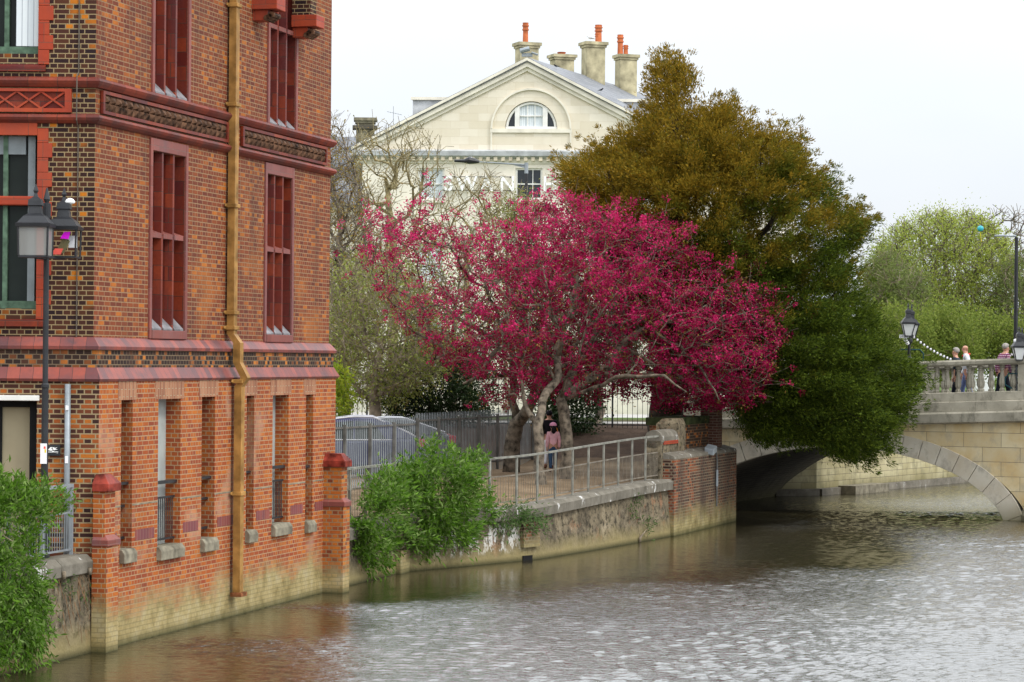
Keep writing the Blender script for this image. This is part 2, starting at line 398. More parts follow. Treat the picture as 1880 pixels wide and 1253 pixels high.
# ------------------------------------------------------------------ mesh builder
ORG = {}
class MB:
    def __init__(s): s.v = []; s.f = []
    def add(s, vs, fs):
        o = len(s.v); s.v.extend([tuple(v) for v in vs]); s.f.extend([tuple(i + o for i in f) for f in fs]); return s
    def quad(s, a, b, c, d): return s.add([a, b, c, d], [(0, 1, 2, 3)])
    def obox(s, o, ux, uy, uz):
        o, ux, uy, uz = map(Vector, (o, ux, uy, uz))
        p = [o, o + ux, o + ux + uy, o + uy]; p += [q + uz for q in p]
        fs = [(0, 3, 2, 1), (4, 5, 6, 7), (0, 1, 5, 4), (1, 2, 6, 5), (2, 3, 7, 6), (3, 0, 4, 7)]
        if ux.cross(uy).dot(uz) < 0: fs = [f[::-1] for f in fs]
        return s.add(p, fs)
    def box(s, c, size, rz=0.0):
        cx, cy = math.cos(rz), math.sin(rz)
        ux = Vector((cx, cy, 0)) * size[0]; uy = Vector((-cy, cx, 0)) * size[1]; uz = Vector((0, 0, size[2]))
        return s.obox(Vector(c) - ux / 2 - uy / 2 - uz / 2, ux, uy, uz)
    def prism(s, pts, ext):
        pts = [Vector(p) for p in pts]; ext = Vector(ext); k = len(pts)
        nn = Vector((0, 0, 0))
        for i in range(k): nn += pts[i].cross(pts[(i + 1) % k])
        if nn.dot(ext) > 0: pts = pts[::-1]
        fs = [tuple(range(k)), tuple(range(2 * k - 1, k - 1, -1))]
        fs += [((i + 1) % k, i, k + i, k + (i + 1) % k) for i in range(k)]
        return s.add(pts + [p + ext for p in pts], fs)
    def tube(s, pts, rad, n=8, cap=True):
        pts = [Vector(p) for p in pts]
        if isinstance(rad, (int, float)): rad = [rad] * len(pts)
        vs = []; ref = None
        for i, p in enumerate(pts):
            a = pts[max(0, i - 1)]; b = pts[min(len(pts) - 1, i + 1)]
            d = (b - a); d = d.normalized() if d.length > 1e-9 else Vector((0, 0, 1))
            if ref is None: ref = d.orthogonal().normalized()
            ref = (ref - d * ref.dot(d)); ref = ref.normalized() if ref.length > 1e-6 else d.orthogonal().normalized()
            q = d.cross(ref)
            for k in range(n):
                t = 2 * math.pi * k / n
                vs.append(p + (ref * math.cos(t) + q * math.sin(t)) * rad[i])
        fs = []
        for i in range(len(pts) - 1):
            for k in range(n):
                fs.append((i * n + k, i * n + (k + 1) % n, (i + 1) * n + (k + 1) % n, (i + 1) * n + k))
        if cap and n > 3:
            fs.append(tuple(range(n - 1, -1, -1))); fs.append(tuple((len(pts) - 1) * n + k for k in range(n)))
        return s.add(vs, fs)
    def lathe(s, prof, c, n=12, sq=False):
        c = Vector(c); vs = []; fs = []; m = len(prof)
        ph = math.pi / n if sq else 0
        for r, z in prof:
            for k in range(n):
                t = 2 * math.pi * k / n + ph
                vs.append(c + Vector((r * math.cos(t), r * math.sin(t), z)))
        for i in range(m - 1):
            for k in range(n): fs.append((i * n + k, i * n + (k + 1) % n, (i + 1) * n + (k + 1) % n, (i + 1) * n + k))
        fs.append(tuple(range(n - 1, -1, -1))); fs.append(tuple((m - 1) * n + k for k in range(n)))
        return s.add(vs, fs)
    def ball(s, c, r, n=10, sc=(1, 1, 1)):
        c = Vector(c); vs = []; fs = []; h = max(4, n // 2 + 1)
        for i in range(h + 1):
            a = math.pi * i / h
            for k in range(n):
                t = 2 * math.pi * k / n
                vs.append(c + Vector((r * sc[0] * math.sin(a) * math.cos(t), r * sc[1] * math.sin(a) * math.sin(t), r * sc[2] * math.cos(a))))
        for i in range(h):
            for k in range(n): fs.append(((i + 1) * n + k, (i + 1) * n + (k + 1) % n, i * n + (k + 1) % n, i * n + k))
        return s.add(vs, fs)
    def build(s, name, mat, parent=None, smooth=False, uv=True, origin=None, bevel=0.0):
        org = Vector(ORG.get(parent.name, (0, 0, 0))) if parent else Vector((0, 0, 0))
        base = Vector(origin) if origin is not None else org
        me = bpy.data.meshes.new(name)
        A = np.array(s.v, dtype=np.float64) - np.array(base)
        me.from_pydata(A.tolist(), [], s.f)
        me.materials.append(mat)
        if smooth: me.polygons.foreach_set('use_smooth', [True] * len(me.polygons))
        if uv:
            L = me.uv_layers.new(name='UVMap'); out = np.zeros((len(me.loops), 2))
            WV = s.v
            for p in me.polygons:
                nx, ny, nz = p.normal
                h = math.hypot(nx, ny)
                for li in p.loop_indices:
                    q = WV[me.loops[li].vertex_index]
                    if h > 0.3:
                        out[li] = (q[0] * (-ny / h) + q[1] * (nx / h), q[2])
                    else: out[li] = (q[0], q[1])
            L.data.foreach_set('uv', out.ravel())
        ob = bpy.data.objects.new(name, me); COL.objects.link(ob)
        if parent: ob.parent = parent
        ob.location = base - org
        ORG[ob.name] = tuple(base)
        if bevel:
            bv = ob.modifiers.new('Bevel', 'BEVEL'); bv.width = bevel; bv.segments = 2; bv.limit_method = 'ANGLE'
        return ob

def tag(o, label=None, cat=None, group=None, kind=None):
    if label: o['label'] = label
    if cat: o['category'] = cat
    if group: o['group'] = group
    if kind: o['kind'] = kind
    return o

def thing(name, loc, label, cat, group=None, rz=0.0):
    o = bpy.data.objects.new(name, None); COL.objects.link(o); o.location = loc
    o.empty_display_size = 0.2
    ORG[o.name] = tuple(loc)
    return tag(o, label, cat, group)

def copy_tree(o, parent=None):
    c = o.copy(); COL.objects.link(c)
    if parent: c.parent = parent
    for ch in list(o.children): copy_tree(ch, c)
    return c

def fastmesh(name, V, faces_n, mat, parent=None, origin=None):
    """V: (n*k,3) array with k verts per separate polygon"""
    org = Vector(ORG.get(parent.name, (0, 0, 0))) if parent else Vector((0, 0, 0))
    base = Vector(origin) if origin is not None else org
    V = np.asarray(V, dtype=np.float32) - np.array(base, dtype=np.float32)
    me = bpy.data.meshes.new(name); nv = len(V); k = faces_n; nf = nv // k
    me.vertices.add(nv); me.vertices.foreach_set('co', V.ravel())
    me.loops.add(nv); me.loops.foreach_set('vertex_index', np.arange(nv, dtype=np.int32))
    me.polygons.add(nf); me.polygons.foreach_set('loop_start', np.arange(0, nv, k, dtype=np.int32))
    me.update(calc_edges=True); me.materials.append(mat)
    ob = bpy.data.objects.new(name, me); COL.objects.link(ob)
    if parent: ob.parent = parent
    ob.location = base - org
    ORG[ob.name] = tuple(base)
    return ob

def unit(a): return a / np.maximum(1e-9, np.linalg.norm(a, axis=1, keepdims=True))

def leaf_quads(Pt, D, L, Wd, jitter=0.6, fold=0.25):
    """one folded leaf (4-gon) per row of Pt, pointing along D"""
    n = len(Pt)
    d = unit(D + RNG.normal(0, jitter, (n, 3)))
    s = unit(np.cross(d, RNG.normal(0, 1, (n, 3))))
    up = np.cross(s, d)
    L = (L * RNG.uniform(.65, 1.3, n))[:, None]; w = (Wd * RNG.uniform(.7, 1.3, n))[:, None]
    a = Pt; b = Pt + d * L * .45 + s * w * .5 + up * w * fold; c = Pt + d * L; e = Pt + d * L * .45 - s * w * .5 + up * w * fold
    return np.stack([a, b, c, e], 1).reshape(-1, 3)

# ------------------------------------------------------------------ tree skeleton
class Skel:
    def __init__(s): s.p = []; s.par = []; s.fix = []
    def line(s, pts, radii, parent=-1, step=.35, wob=.04):
        """polyline limb with fixed radii; returns last index"""
        last = parent
        for i in range(len(pts)):
            if i == 0:
                if parent >= 0: continue
                s.p.append(np.array(pts[0], float)); s.par.append(-1); s.fix.append(radii[0]); last = 0 if len(s.p) == 1 else len(s.p) - 1
                continue
            a = s.p[last] if i == 1 and parent >= 0 else np.array(pts[i - 1], float); b = np.array(pts[i], float)
            k = max(1, int(np.linalg.norm(b - a) / step))
            for j in range(1, k + 1):
                q = a + (b - a) * j / k
                if j < k: q = q + RNG.normal(0, wob, 3)
                s.p.append(q); s.par.append(last); last = len(s.p) - 1
                s.fix.append(radii[i - 1] + (radii[i] - radii[i - 1]) * j / k)
        return last
    def grow(s, att, step=.3, alpha=.25, arch=.12, wob=.05, maxr=None):
        P = np.zeros((len(s.p) + len(att) * 40, 3)); n = len(s.p); P[:n] = s.p
        base = P[0]; dep = np.zeros(len(P))
        for i in range(n):
            if s.par[i] >= 0: dep[i] = dep[s.par[i]] + np.linalg.norm(P[i] - P[s.par[i]])
        start = P[:n].copy()
        order = np.argsort([np.min(np.linalg.norm(start - a, axis=1)) for a in att])
        tips = []
        for ai in order:
            a = att[ai]
            d = np.linalg.norm(P[:n] - a, axis=1)
            cost = d + alpha * dep[:n]
            j = int(np.argmin(cost)); D = d[j]
            if D < .05: continue
            k = max(1, int(D / step)); last = j; q0 = P[j].copy()
            side = RNG.normal(0, 1, 3) * wob * D
            for i in range(1, k + 1):
                t = i / k
                q = q0 + (a - q0) * t + side * math.sin(math.pi * t)
                q[2] += arch * D * math.sin(math.pi * t)
                if i < k: q += RNG.normal(0, wob * .3, 3)
                P[n] = q; s.par.append(last); s.fix.append(0); dep[n] = dep[last] + D / k; last = n; n += 1
            tips.append(last)
        s.p = [P[i] for i in range(n)]
        return tips
    def radii(s, tip=.006, p=2.2):
        n = len(s.p); acc = np.zeros(n); r = np.zeros(n)
        for i in range(n - 1, -1, -1):
            if acc[i] == 0: acc[i] = tip ** p
            r[i] = max(acc[i] ** (1 / p), s.fix[i])
            if s.par[i] >= 0: acc[s.par[i]] += acc[i]
        # never let a child be thicker than its parent beyond fixed limbs
        for i in range(n):
            if s.par[i] >= 0 and not s.fix[i]: r[i] = min(r[i], r[s.par[i]] * .95)
        return r
    def mesh(s, mb, tip=.006, p=2.2):
        r = s.radii(tip, p); n = len(s.p); kids = [[] for _ in range(n)]
        for i in range(n):
            if s.par[i] >= 0: kids[s.par[i]].append(i)
        starts = [(-1, i) for i in range(n) if s.par[i] < 0]
        while starts:
            pr, i = starts.pop()
            pts = []; rr = []
            if pr >= 0: pts.append(s.p[pr]); rr.append(min(r[pr], r[i] * 1.15))
            c = i
            while True:
                pts.append(s.p[c]); rr.append(r[c])
                if not kids[c]: break
                ks = sorted(kids[c], key=lambda k: -r[k])
                for k in ks[1:]: starts.append((c, k))
                c = ks[0]
            if len(pts) > 1:
                m = max(rr)
                mb.tube(pts, rr, 9 if m > .12 else (6 if m > .04 else (4 if m > .015 else 3)))
        return mb

def add_twigs(sk, tips, ln, lift, zs, k=1):
    for i in tips:
        for _ in range(k):
            p = np.array(sk.p[i]); o = RNG.normal(0, 1, 3); o[2] = abs(o[2]) * zs + lift; o /= np.linalg.norm(o); l = RNG.uniform(*ln)
            sk.p.append(p + o * l * .5 + np.array((0, 0, .06)) + RNG.normal(0, .03, 3)); sk.par.append(i); sk.fix.append(0)
            sk.p.append(p + o * l); sk.par.append(len(sk.p) - 2); sk.fix.append(0)

def gaps(P, sc, thr, seed):
    r = np.random.default_rng(seed); v = np.zeros(len(P))
    for _ in range(7):
        k = r.normal(0, sc, 3); v += np.sin(P @ k + r.uniform(0, 6.28))
    return P[v > thr]

def inpoly(x, y, poly):
    c = False; j = len(poly) - 1
    for i in range(len(poly)):
        xi, yi = poly[i]; xj, yj = poly[j]
        if (yi > y) != (yj > y) and x < (xj - xi) * (y - yi) / (yj - yi) + xi: c = not c
        j = i
    return c

def edge_dist(x, y, poly):
    best = 1e9
    for i in range(len(poly)):
        ax, ay = poly[i - 1]; bx, by = poly[i]
        dx, dy = bx - ax, by - ay; l2 = dx * dx + dy * dy or 1
        t = max(0, min(1, ((x - ax) * dx + (y - ay) * dy) / l2))
        best = min(best, math.hypot(x - ax - t * dx, y - ay - t * dy))
    return best

def crown_points(poly, n, Y, depth, weight=None, power=.75, margin=0):
    """points spread through a rounded solid whose outline at distance Y is poly (metres across and up come from it)"""
    xs = [p[0] for p in poly]; ys = [p[1] for p in poly]; out = []
    mx = max(edge_dist(sum(xs) / len(xs), sum(ys) / len(ys), poly), 40)
    while len(out) < n:
        x = random.uniform(min(xs), max(xs)); y = random.uniform(min(ys), max(ys))
        if not inpoly(x, y, poly): continue
        if weight and random.random() > weight(x, y): continue
        e = edge_dist(x, y, poly)
        if e < margin: continue
        e = min(1, (e - margin * .5) / mx)
        h = depth * math.sqrt(max(0.02, 1 - (1 - e) ** 2))
        q = random.uniform(-1, 1); q = math.copysign(abs(q) ** power, q)
        yy = Y(x, y) if callable(Y) else Y
        p = at(x, y, yy); p.y += q * h; out.append((p.x, p.y, p.z))
    return np.array(out)

# ------------------------------------------------------------------ river, land
BANK = [(-6.405 - .2593 * 60, -20), (-3.50, 50.94), (-3.25, 52), (-2.31, 55.4), (.555, 59.2), (2.81, 64.3), (4.07, 67.4), (6.25, 74.1),
        (5.1, 79.4), (8.77, 88.2), (10.4, 89), (17.3, 100), (60, 150), (140, 400)]
BX = np.array([b[0] for b in BANK]); BY = np.array([b[1] for b in BANK])
def xbank(Y): return np.interp(Y, BY, BX)
def sm(a, b, x): t = np.clip((x - a) / (b - a), 0, 1); return t * t * (3 - 2 * t)
def ground_z(X, Y):
    z = 1.15 + .27 * sm(58, 72, Y)
    z = np.where(Y < 51.5, 1.42, z)
    return z + sm(75, 82.5, Y) * .98 + .1 * sm(83, 92, Y) + 1.0 * sm(7.5, 9.5, X) * sm(79, 81, Y) * (1 - sm(100, 110, Y))

def make_ground():
    Ys = np.unique(np.concatenate([np.arange(-20, 48, 4.0), np.arange(48, 110, .5), np.arange(110, 401, 10), BY]))
    ds = np.concatenate([[.12, .4], np.arange(.8, 12, .6), [13, 15, 18, 22, 28, 36, 50, 80, 130, 250]])
    V = []; f = []
    for Y in Ys:
        xb = xbank(Y)
        for d in ds:
            x = xb - d; V.append((x, Y, float(ground_z(x, Y)) + .03 * math.sin(x * 2.3 + Y) * math.sin(Y * 1.7) * (1 if 52 < Y < 84 else 0)))
        V.append((xb - .12, Y, -1.0))
    k = len(ds) + 1
    for i in range(len(Ys) - 1):
        for j in range(len(ds) - 1):
            a = i * k + j; f.append((a, a + k, a + k + 1, a + 1))
        a = i * k; f.append((a, a + len(ds), a + k + len(ds), a + k))
    mb = MB(); mb.v = V; mb.f = f
    return tag(mb.build('ground', M['ground'], smooth=True), kind='structure')
make_ground()

def make_river():
    xs = np.concatenate([np.arange(-60, -10, 2.5), np.arange(-10, 24.5, .085), np.arange(25, 60, 2.5), [70, 100, 150, 260]])
    ys = np.concatenate([np.arange(-30, 22, 1.3), np.arange(22, 33, .3), np.arange(33, 80, .05), np.arange(80, 106, .2), np.arange(107, 130, 1.5), [140, 160, 200, 300, 420]])
    X, Y = np.meshgrid(xs, ys)
    Z = np.zeros_like(X)
    rng = np.random.default_rng(5)
    # slow gusts and slack patches
    def lown(sc, k, seed):
        r = np.random.default_rng(seed); a = np.zeros_like(X)
        for _ in range(k):
            t = r.uniform(0, 6.28); q = sc * r.uniform(.6, 1.6); a += np.sin((X * math.cos(t) + Y * math.sin(t) * .6) * q + r.uniform(0, 6.28))
        return a / math.sqrt(k / 2)
    gust = lown(.5, 9, 1)
    fine = np.exp(-np.maximum(0, np.abs(X - 7) - 17.0) / 1.0) * sm(22, 33, Y) * (1 - sm(100, 107, Y))
    # sheltered water lies calm along the banks
    bx = np.concatenate([np.linspace(p[0], q[0], 12) for p, q in zip(BANK[:-3], BANK[1:-2])]); by = np.concatenate([np.linspace(p[1], q[1], 12) for p, q in zip(BANK[:-3], BANK[1:-2])])
    dist = np.full(X.shape, 1e9); near = np.zeros_like(X)
    for px_, py_ in zip(bx, by):
        d = np.hypot(X - px_, Y - py_); k = d < dist; dist = np.where(k, d, dist); near = np.where(k, py_, near)
    wdt = np.interp(near, [20, 46, 51, 55, 60, 64, 68, 72, 75, 79, 90], [4.2, 3.6, 4.0, 6.0, 7.2, 6.0, 3.6, 2.0, 1.2, 2.2, 1.2]) * (1 + .12 * np.sin(X * 1.7) + .1 * np.sin(X * .6 + Y * .8))
    shore = .2 + .8 * sm(.4, 1.25, dist / wdt)
    # bridge opening shades the wind a little
    slack = np.exp(-(((X - 8.2) / 2.4) ** 2 + ((Y - 61.5) / 5.0) ** 2) * 1.0)
    shore = np.where(Y > 79.5, .62, shore)
    amp = fine * shore * (1.35 - .35 * sm(44, 52, Y)) * (1 - .8 * slack) * np.clip(.85 + .22 * gust, .3, 1.5)
    for i in range(46):
        lam = 0.15 * (2.6 ** rng.uniform(0, 1)); th = rng.normal(math.pi / 2, .55)
        kk = 2 * math.pi / lam; a = .0102 * lam * rng.uniform(.5, 1.2)
        ph = rng.uniform(0, 6.28)
        env = .6 + .4 * np.sin(X * rng.uniform(.4, 1.6) * rng.choice([-1, 1]) + Y * rng.uniform(.3, 1.2) + rng.uniform(0, 6.28))
        Z += a * env * np.sin(kk * (X * math.cos(th) + Y * math.sin(th)) + ph + .9 * np.sin(X * .9 + Y * .5 + ph))
    Z = Z * amp
    n, m = X.shape
    V = np.stack([X, Y, Z], 2).reshape(-1, 3).astype(np.float32)
    idx = np.arange(n * m).reshape(n, m)
    q = np.stack([idx[:-1, :-1], idx[:-1, 1:], idx[1:, 1:], idx[1:, :-1]], 2).reshape(-1, 4).astype(np.int32)
    me = bpy.data.meshes.new('river'); me.vertices.add(len(V)); me.vertices.foreach_set('co', V.ravel())
    me.loops.add(q.size); me.loops.foreach_set('vertex_index', q.ravel())
    me.polygons.add(len(q)); me.polygons.foreach_set('loop_start', np.arange(0, q.size, 4, dtype=np.int32))
    me.update(calc_edges=True); me.polygons.foreach_set('use_smooth', [True] * len(q))
    me.materials.append(M['water'])
    at_ = me.attributes.new('ripple', 'FLOAT', 'POINT'); at_.data.foreach_set('value', np.clip(amp, 0, 1.3).ravel().astype(np.float32))
    ob = bpy.data.objects.new('river', me); COL.objects.link(ob); tag(ob, kind='structure')
make_river()

mb = MB()
for k in range(40):
    x0 = -40 + k * 1.2; mb.quad((x0, 86.2, 2.445), (x0 + 1.2, 86.2, 2.445), (x0 + 1.2, 97, 2.535), (x0, 97, 2.535))
tag(mb.build('pavement', M['pave']), kind='structure')

# ------------------------------------------------------------------ brick building
bld = thing('brick_building', (C0.x, C0.y, 1.4), 'ornate Victorian red brick building rising straight out of the river', 'building')
TL = 11.3
def wall_grid(mb, frame, t0, t1, z0, z1, holes, depth):
    """frame(t,z,d) -> point, d inwards.  Front face with holes and their reveals."""
    ts = sorted({t0, t1, *[h[0] for h in holes], *[h[1] for h in holes]}); zs = sorted({z0, z1, *[h[2] for h in holes], *[h[3] for h in holes]})
    for a, b in zip(ts, ts[1:]):
        for c, d in zip(zs, zs[1:]):
            mt, mz = (a + b) / 2, (c + d) / 2
            if any(h[0] < mt < h[1] and h[2] < mz < h[3] for h in holes): continue
            mb.quad(frame(a, c, 0), frame(b, c, 0), frame(b, d, 0), frame(a, d, 0))
    for a, b, c, d in holes:
        mb.quad(frame(a, c, 0), frame(a, d, 0), frame(a, d, depth), frame(a, c, depth))
        mb.quad(frame(b, c, depth), frame(b, d, depth), frame(b, d, 0), frame(b, c, 0))
        mb.quad(frame(a, d, 0), frame(b, d, 0), frame(b, d, depth), frame(a, d, depth))
        mb.quad(frame(a, c, depth), frame(b, c, depth), frame(b, c, 0), frame(a, c, 0))
def FR(t, z, d): return RW(t, z, -d)          # river front frame
def FRl(t, z, d): return RW(t, z, .13 - d)    # lower storey stands 13 cm proud
def FL(x, z, d): return Vector((C0.x - x, C0.y + d, z))   # side wall facing the camera, x to the left

TOP = 13.2
# upper river wall with blind windows
wins = []
for (xa, xb, yt, yb) in ((272, 343, 275, 606), (484, 538, 318, 614), (274, 346, -260, 168), (487, 543, 60, 226)):
    ta, _ = onwall(xa, 400); tb, _ = onwall(xb, 400)
    zt = onwall(xa, yt)[1] if yt > -200 else 12.3; zb = onwall(xa, yb)[1]
    wins.append([ta + .12, tb - .12, zb, zt])
wins[3][3] = 12.3
mb = MB(); wall_grid(mb, FR, 0, TL, 4.4, TOP, wins, .30); mb.build('wall', M['brick_river'], bld)
# surrounds, mullions, panels and sills of the blind windows
for wi, (a, b, z0, z1) in enumerate(wins):
    pb = MB(); pb.quad(FR(a, z0, .295), FR(b, z0, .295), FR(b, z1, .295), FR(a, z1, .295))
    for t, sgn in ((a, 1), (b, -1)):
        pb.quad(FR(t + .004 * sgn, z0, 0), FR(t + .004 * sgn, z1, 0), FR(t + .004 * sgn, z1, .3), FR(t + .004 * sgn, z0, .3)) if sgn > 0 else \
            pb.quad(FR(t + .004 * sgn, z0, .3), FR(t + .004 * sgn, z1, .3), FR(t + .004 * sgn, z1, 0), FR(t + .004 * sgn, z0, 0))
    bw = pb.build('blind_window', M['terra'], bld)
    fb = MB()
    fr = lambda t0, t1, c, d, p=.035, dp=.02: fb.obox(RW(t0, c, -dp), W * (t1 - t0), O * (p + dp), Vector((0, 0, d - c)))
    fr(a - .10, a - .002, z0 - .14, z1 + .2); fr(b + .002, b + .10, z0 - .14, z1 + .2); fr(a - .002, b + .002, z1 + .002, z1 + .2, .033); fr(a - .002, b + .002, z0 - .14, z0 - .002, .045)
    fb.build('frame', M['terra_frame'], bw, bevel=.008)
    wd = (b - a) / 3
    for k in (1, 2):
        m = MB(); tc = a + wd * k
        m.prism([RW(tc - .035, z0, .0), RW(tc + .035, z0, .0), RW(tc + .06, z0, -.12), RW(tc + .06, z0, -.29), RW(tc - .06, z0, -.29), RW(tc - .06, z0, -.12)], (0, 0, z1 - z0 - .003))
        m.build('mullion', M['terra'], bw)
    for tz in ([(z0 + z1) / 2 + .1] if wi < 2 else ([onwall(514, 52)[1]] if wi == 3 else [])):
        m = MB()
        for k in range(3):
            m.prism([RW(a + wd * k + .04, tz - .05, .006), RW(a + wd * k + .04, tz + .03, .006), RW(a + wd * k + .04, tz + .13, -.28), RW(a + wd * k + .04, tz - .05, -.28)], W * (wd - .08))
        m.build('transom', M['terra_frame'], bw)
    m = MB()
    for k in range(3):
        m.prism([RW(a + wd * k + .045, z0 + .002, .02), RW(a + wd * k + .045, z0 + .03, .02), RW(a + wd * k + .045, z0 + .33, -.28), RW(a + wd * k + .045, z0 + .002, -.28)], W * (wd - .09))
    m.build('sill', M['sill_grey'], bw)
# lower river wall with deep slots
slots = []
for (xa, xb, yt, yb, wide) in ((222, 243, 735, 1010, 0), (290, 331, 733, 1003, 1), (370, 394, 729, 990, 0), (452, 466, 727, 975, 0), (500, 529, 726, 963, 1), (561, 574, 725, 958, 0)):
    ta, _ = onwall(xa, 850, .13); tb, _ = onwall(xb, 850, .13)
    slots.append((ta, tb, onwall((xa + xb) / 2, yb, .13)[1], onwall((xa + xb) / 2, yt, .13)[1], wide))
mb = MB(); wall_grid(mb, FRl, -.07, TL + .05, -1.2, 4.16, [s[:4] for s in slots], .36); mb.build('wall', M['brick_lower'], bld)
for (a, b, z0, z1, wide) in slots:
    dq = .26 if wide else .355; p = MB(); p.quad(FRl(a, z0, dq), FRl(b, z0, dq), FRl(b, z1, dq), FRl(a, z1, dq))
    sw = p.build('slot_window', M['grey_panel'] if wide else M['black_gap'], bld)
    s = MB(); s.prism([RW(a - .03, z0 - .2, .128), RW(a - .03, z0 - .2, .22), RW(a - .03, z0 - .05, .22), RW(a - .03, z0 + .02, .17), RW(a - .03, z0 + .02, -.1), RW(a - .03, z0 - .2, -.1)], W * (b - a + .06))
    s.build('sill', M['stone_sill'], sw, bevel=.012)
    l = MB(); l.obox(RW(a - .14, z1 + .003, .10), W * (b - a + .28), O * .034, (0, 0, .30)); l.build('lintel', M['soldier'], sw)
    g = MB()
    if wide: g.obox(RW(a, z0 + 1.02, -.02), W * (b - a), O * .09, (0, 0, .05))
    else:
        for zz in (.16, .66, 1.02):
            q = MB(); q.obox(RW(a, z0 + zz, -.02), W * (b - a), O * (.09 if zz > 1 else .03), (0, 0, .04)); q.build('guard_rail', M['black_iron'], sw)
    if wide:
        g.obox(RW(a, z0 + .78, -.0), W * (b - a), O * .04, (0, 0, .03)); g.obox(RW(a, z0 + .10, -.0), W * (b - a), O * .04, (0, 0, .03))
        k = a + .05
        while k < b - .03: g.tube([RW(k, z0 + .1, .02), RW(k, z0 + .8, .02)], .009, 5); k += .085
    if wide: g.build('guard_rail', M['black_iron'], sw)
    # purple band piece right of each opening handled below
zb = 1.60
edges = [-.02] + [v for s in slots for v in (s[0], s[1])] + [TL]
for i in range(0, len(edges), 2):
    if edges[i + 1] - edges[i] > .15: pbm = MB().obox(RW(edges[i] + .14, zb, .11), W * (edges[i + 1] - edges[i] - .28), O * .024, (0, 0, .17)); pbm.build('band_course', M['purple'], bld); pbm = MB().obox(RW(edges[i] + .01, zb + .56, .128), W * (edges[i + 1] - edges[i] - .02), O * .004, (0, 0, .022)); pbm.build('mortar_band', M['stone_sill'], bld)
# side wall facing the camera
holesL = [(.885, 2.6, 4.5 + (655 - 568) / 120, 4.5 + (655 - 250) / 120), (.885, 2.6, 4.5 + (655 - 100) / 120, 12.2)]
mb = MB()
def FLr(x, z, d): return FL(x, z, d)
def flip_grid(mb, frame, *a):
    q = MB(); wall_grid(q, frame, *a); mb.add(q.v, [f[::-1] for f in q.f])
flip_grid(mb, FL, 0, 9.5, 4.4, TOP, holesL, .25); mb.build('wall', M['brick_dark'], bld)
zd = 4.5 - (737 - 655) / 120
mb = MB(); flip_grid(mb, lambda x, z, d: FL(x, z, d - .10), -.108, 9.5, 1.2, 4.16, [(.84, 3.3, 1.3, zd)], .35); mb.build('wall', M['brick_dark2'], bld)
def lbox(mb, x0, x1, z0, z1, front, back): return mb.obox(Vector((C0.x - x1, C0.y - front, z0)), (x1 - x0, 0, 0), (0, front + back, 0), (0, 0, z1 - z0))
# terracotta dressings round the side windows
for (xa, xb, z0, z1) in holesL:
    p = MB(); p.quad(FL(xb, z0, .2), FL(xa, z0, .2), FL(xa, z1, .2), FL(xb, z1, .2))
    wn = p.build('window', M['glass_dark'], bld)
    d = MB(); z = z0 - .16; k = 0
    while z < z1 + .02:
        h = min(.225, z1 + .26 - z); lbox(d, xa - (.23 if k % 2 else .17), xa - .002, z, z + h - .004, .022 + .002 * (k % 2), .05); z += .225; k += 1
    lbox(d, xa + .0, xb, z1 + .003, z1 + .26, .024, .05)
    d.build('surround', M['terra_hot'], wn, bevel=.006)
    s = MB(); s.prism([Vector((C0.x - xb, C0.y - .05, z0 - .27)), Vector((C0.x - xb, C0.y - .05, z0 - .2)), Vector((C0.x - xb, C0.y + .19, z0 - .003)), Vector((C0.x - xb, C0.y + .19, z0 - .27))], (xb - xa + .12, 0, 0))
    s.build('sill', M['terra'], wn)
    g = MB()
    lbox(g, xa, xb, z0 + .003, z0 + .12, -.10, .19); lbox(g, xa + .47, xa + .54, z0 + .12, z1, -.11, .19)
    g.build('frame', M['green_wood'], wn)
    g = MB(); lbox(g, xa + .05, xa + .16, z0 + .12, z1 - .004, -.12, .195); lbox(g, xa + .2, xb, z1 - .28, z1 - .004, -.13, .195); g.build('casing', M['grey_frame'], wn)
    if z1 > 10:
        c = MB(); lbox(c, xa + .01, xa + .36, z0 + .13, z1, -.105, .11); c.build('curtain', M['curtain'], wn)
    else:
        t = MB(); lbox(t, xa + .003, xb, 4.5 + (655 - 378) / 120, 4.5 + (655 - 361) / 120, -.02, .19); t.build('transom', M['terra_hot'], wn, bevel=.02)
# doorway on the terrace
p = MB(); lbox(p, .98, 3.3, 1.3, zd - .02, -.2, .24); dr = p.build('doorway', M['beige'], bld)
g = MB(); lbox(g, .84, .975, 1.3, zd, -.05, .24); lbox(g, 1.42, 1.47, 1.3, zd - .03, -.17, .19); lbox(g, .975, 3.3, zd - .1, zd, -.12, .19); g.build('frame', M['black_gap'], dr)
g = MB(); lbox(g, .80, 3.4, zd + .003, zd + .085, .16, .0); g.build('lintel', M['white_wood'], dr, bevel=.01)
# string courses, frieze, weatherings on both faces
def course(name, prof, mat, t0=-.0, t1=TL, bev=0):
    """prof: list of (projection, z); runs along both faces with a mitre at the corner"""
    mb = MB(); k = len(prof)
    wn = Vector((0, -1, 0))
    # corner mitre direction
    def corner(p): return C0 + O * p + W * ((-p - O.y * p * 1.0) / W.y)  # meet plane y = C0.y - p
    rows = []
    rows.append([RW(t1 + p * .8, z, p) for p, z in prof])
    rows.append([Vector((corner(p).x, C0.y - p, z)) for p, z in prof])
    rows.append([Vector((C0.x - 9.5, C0.y - p, z)) for p, z in prof])
    vs = [q for r in rows for q in r]; fs = []
    for r in range(2):
        for i in range(k - 1): fs.append((r * k + i, r * k + i + 1, (r + 1) * k + i + 1, (r + 1) * k + i))
    fs.append(tuple(range(k))[::-1])
    mb.add(vs, fs); return mb.build(name, mat, bld)
z1, z2 = 8.66, 8.12
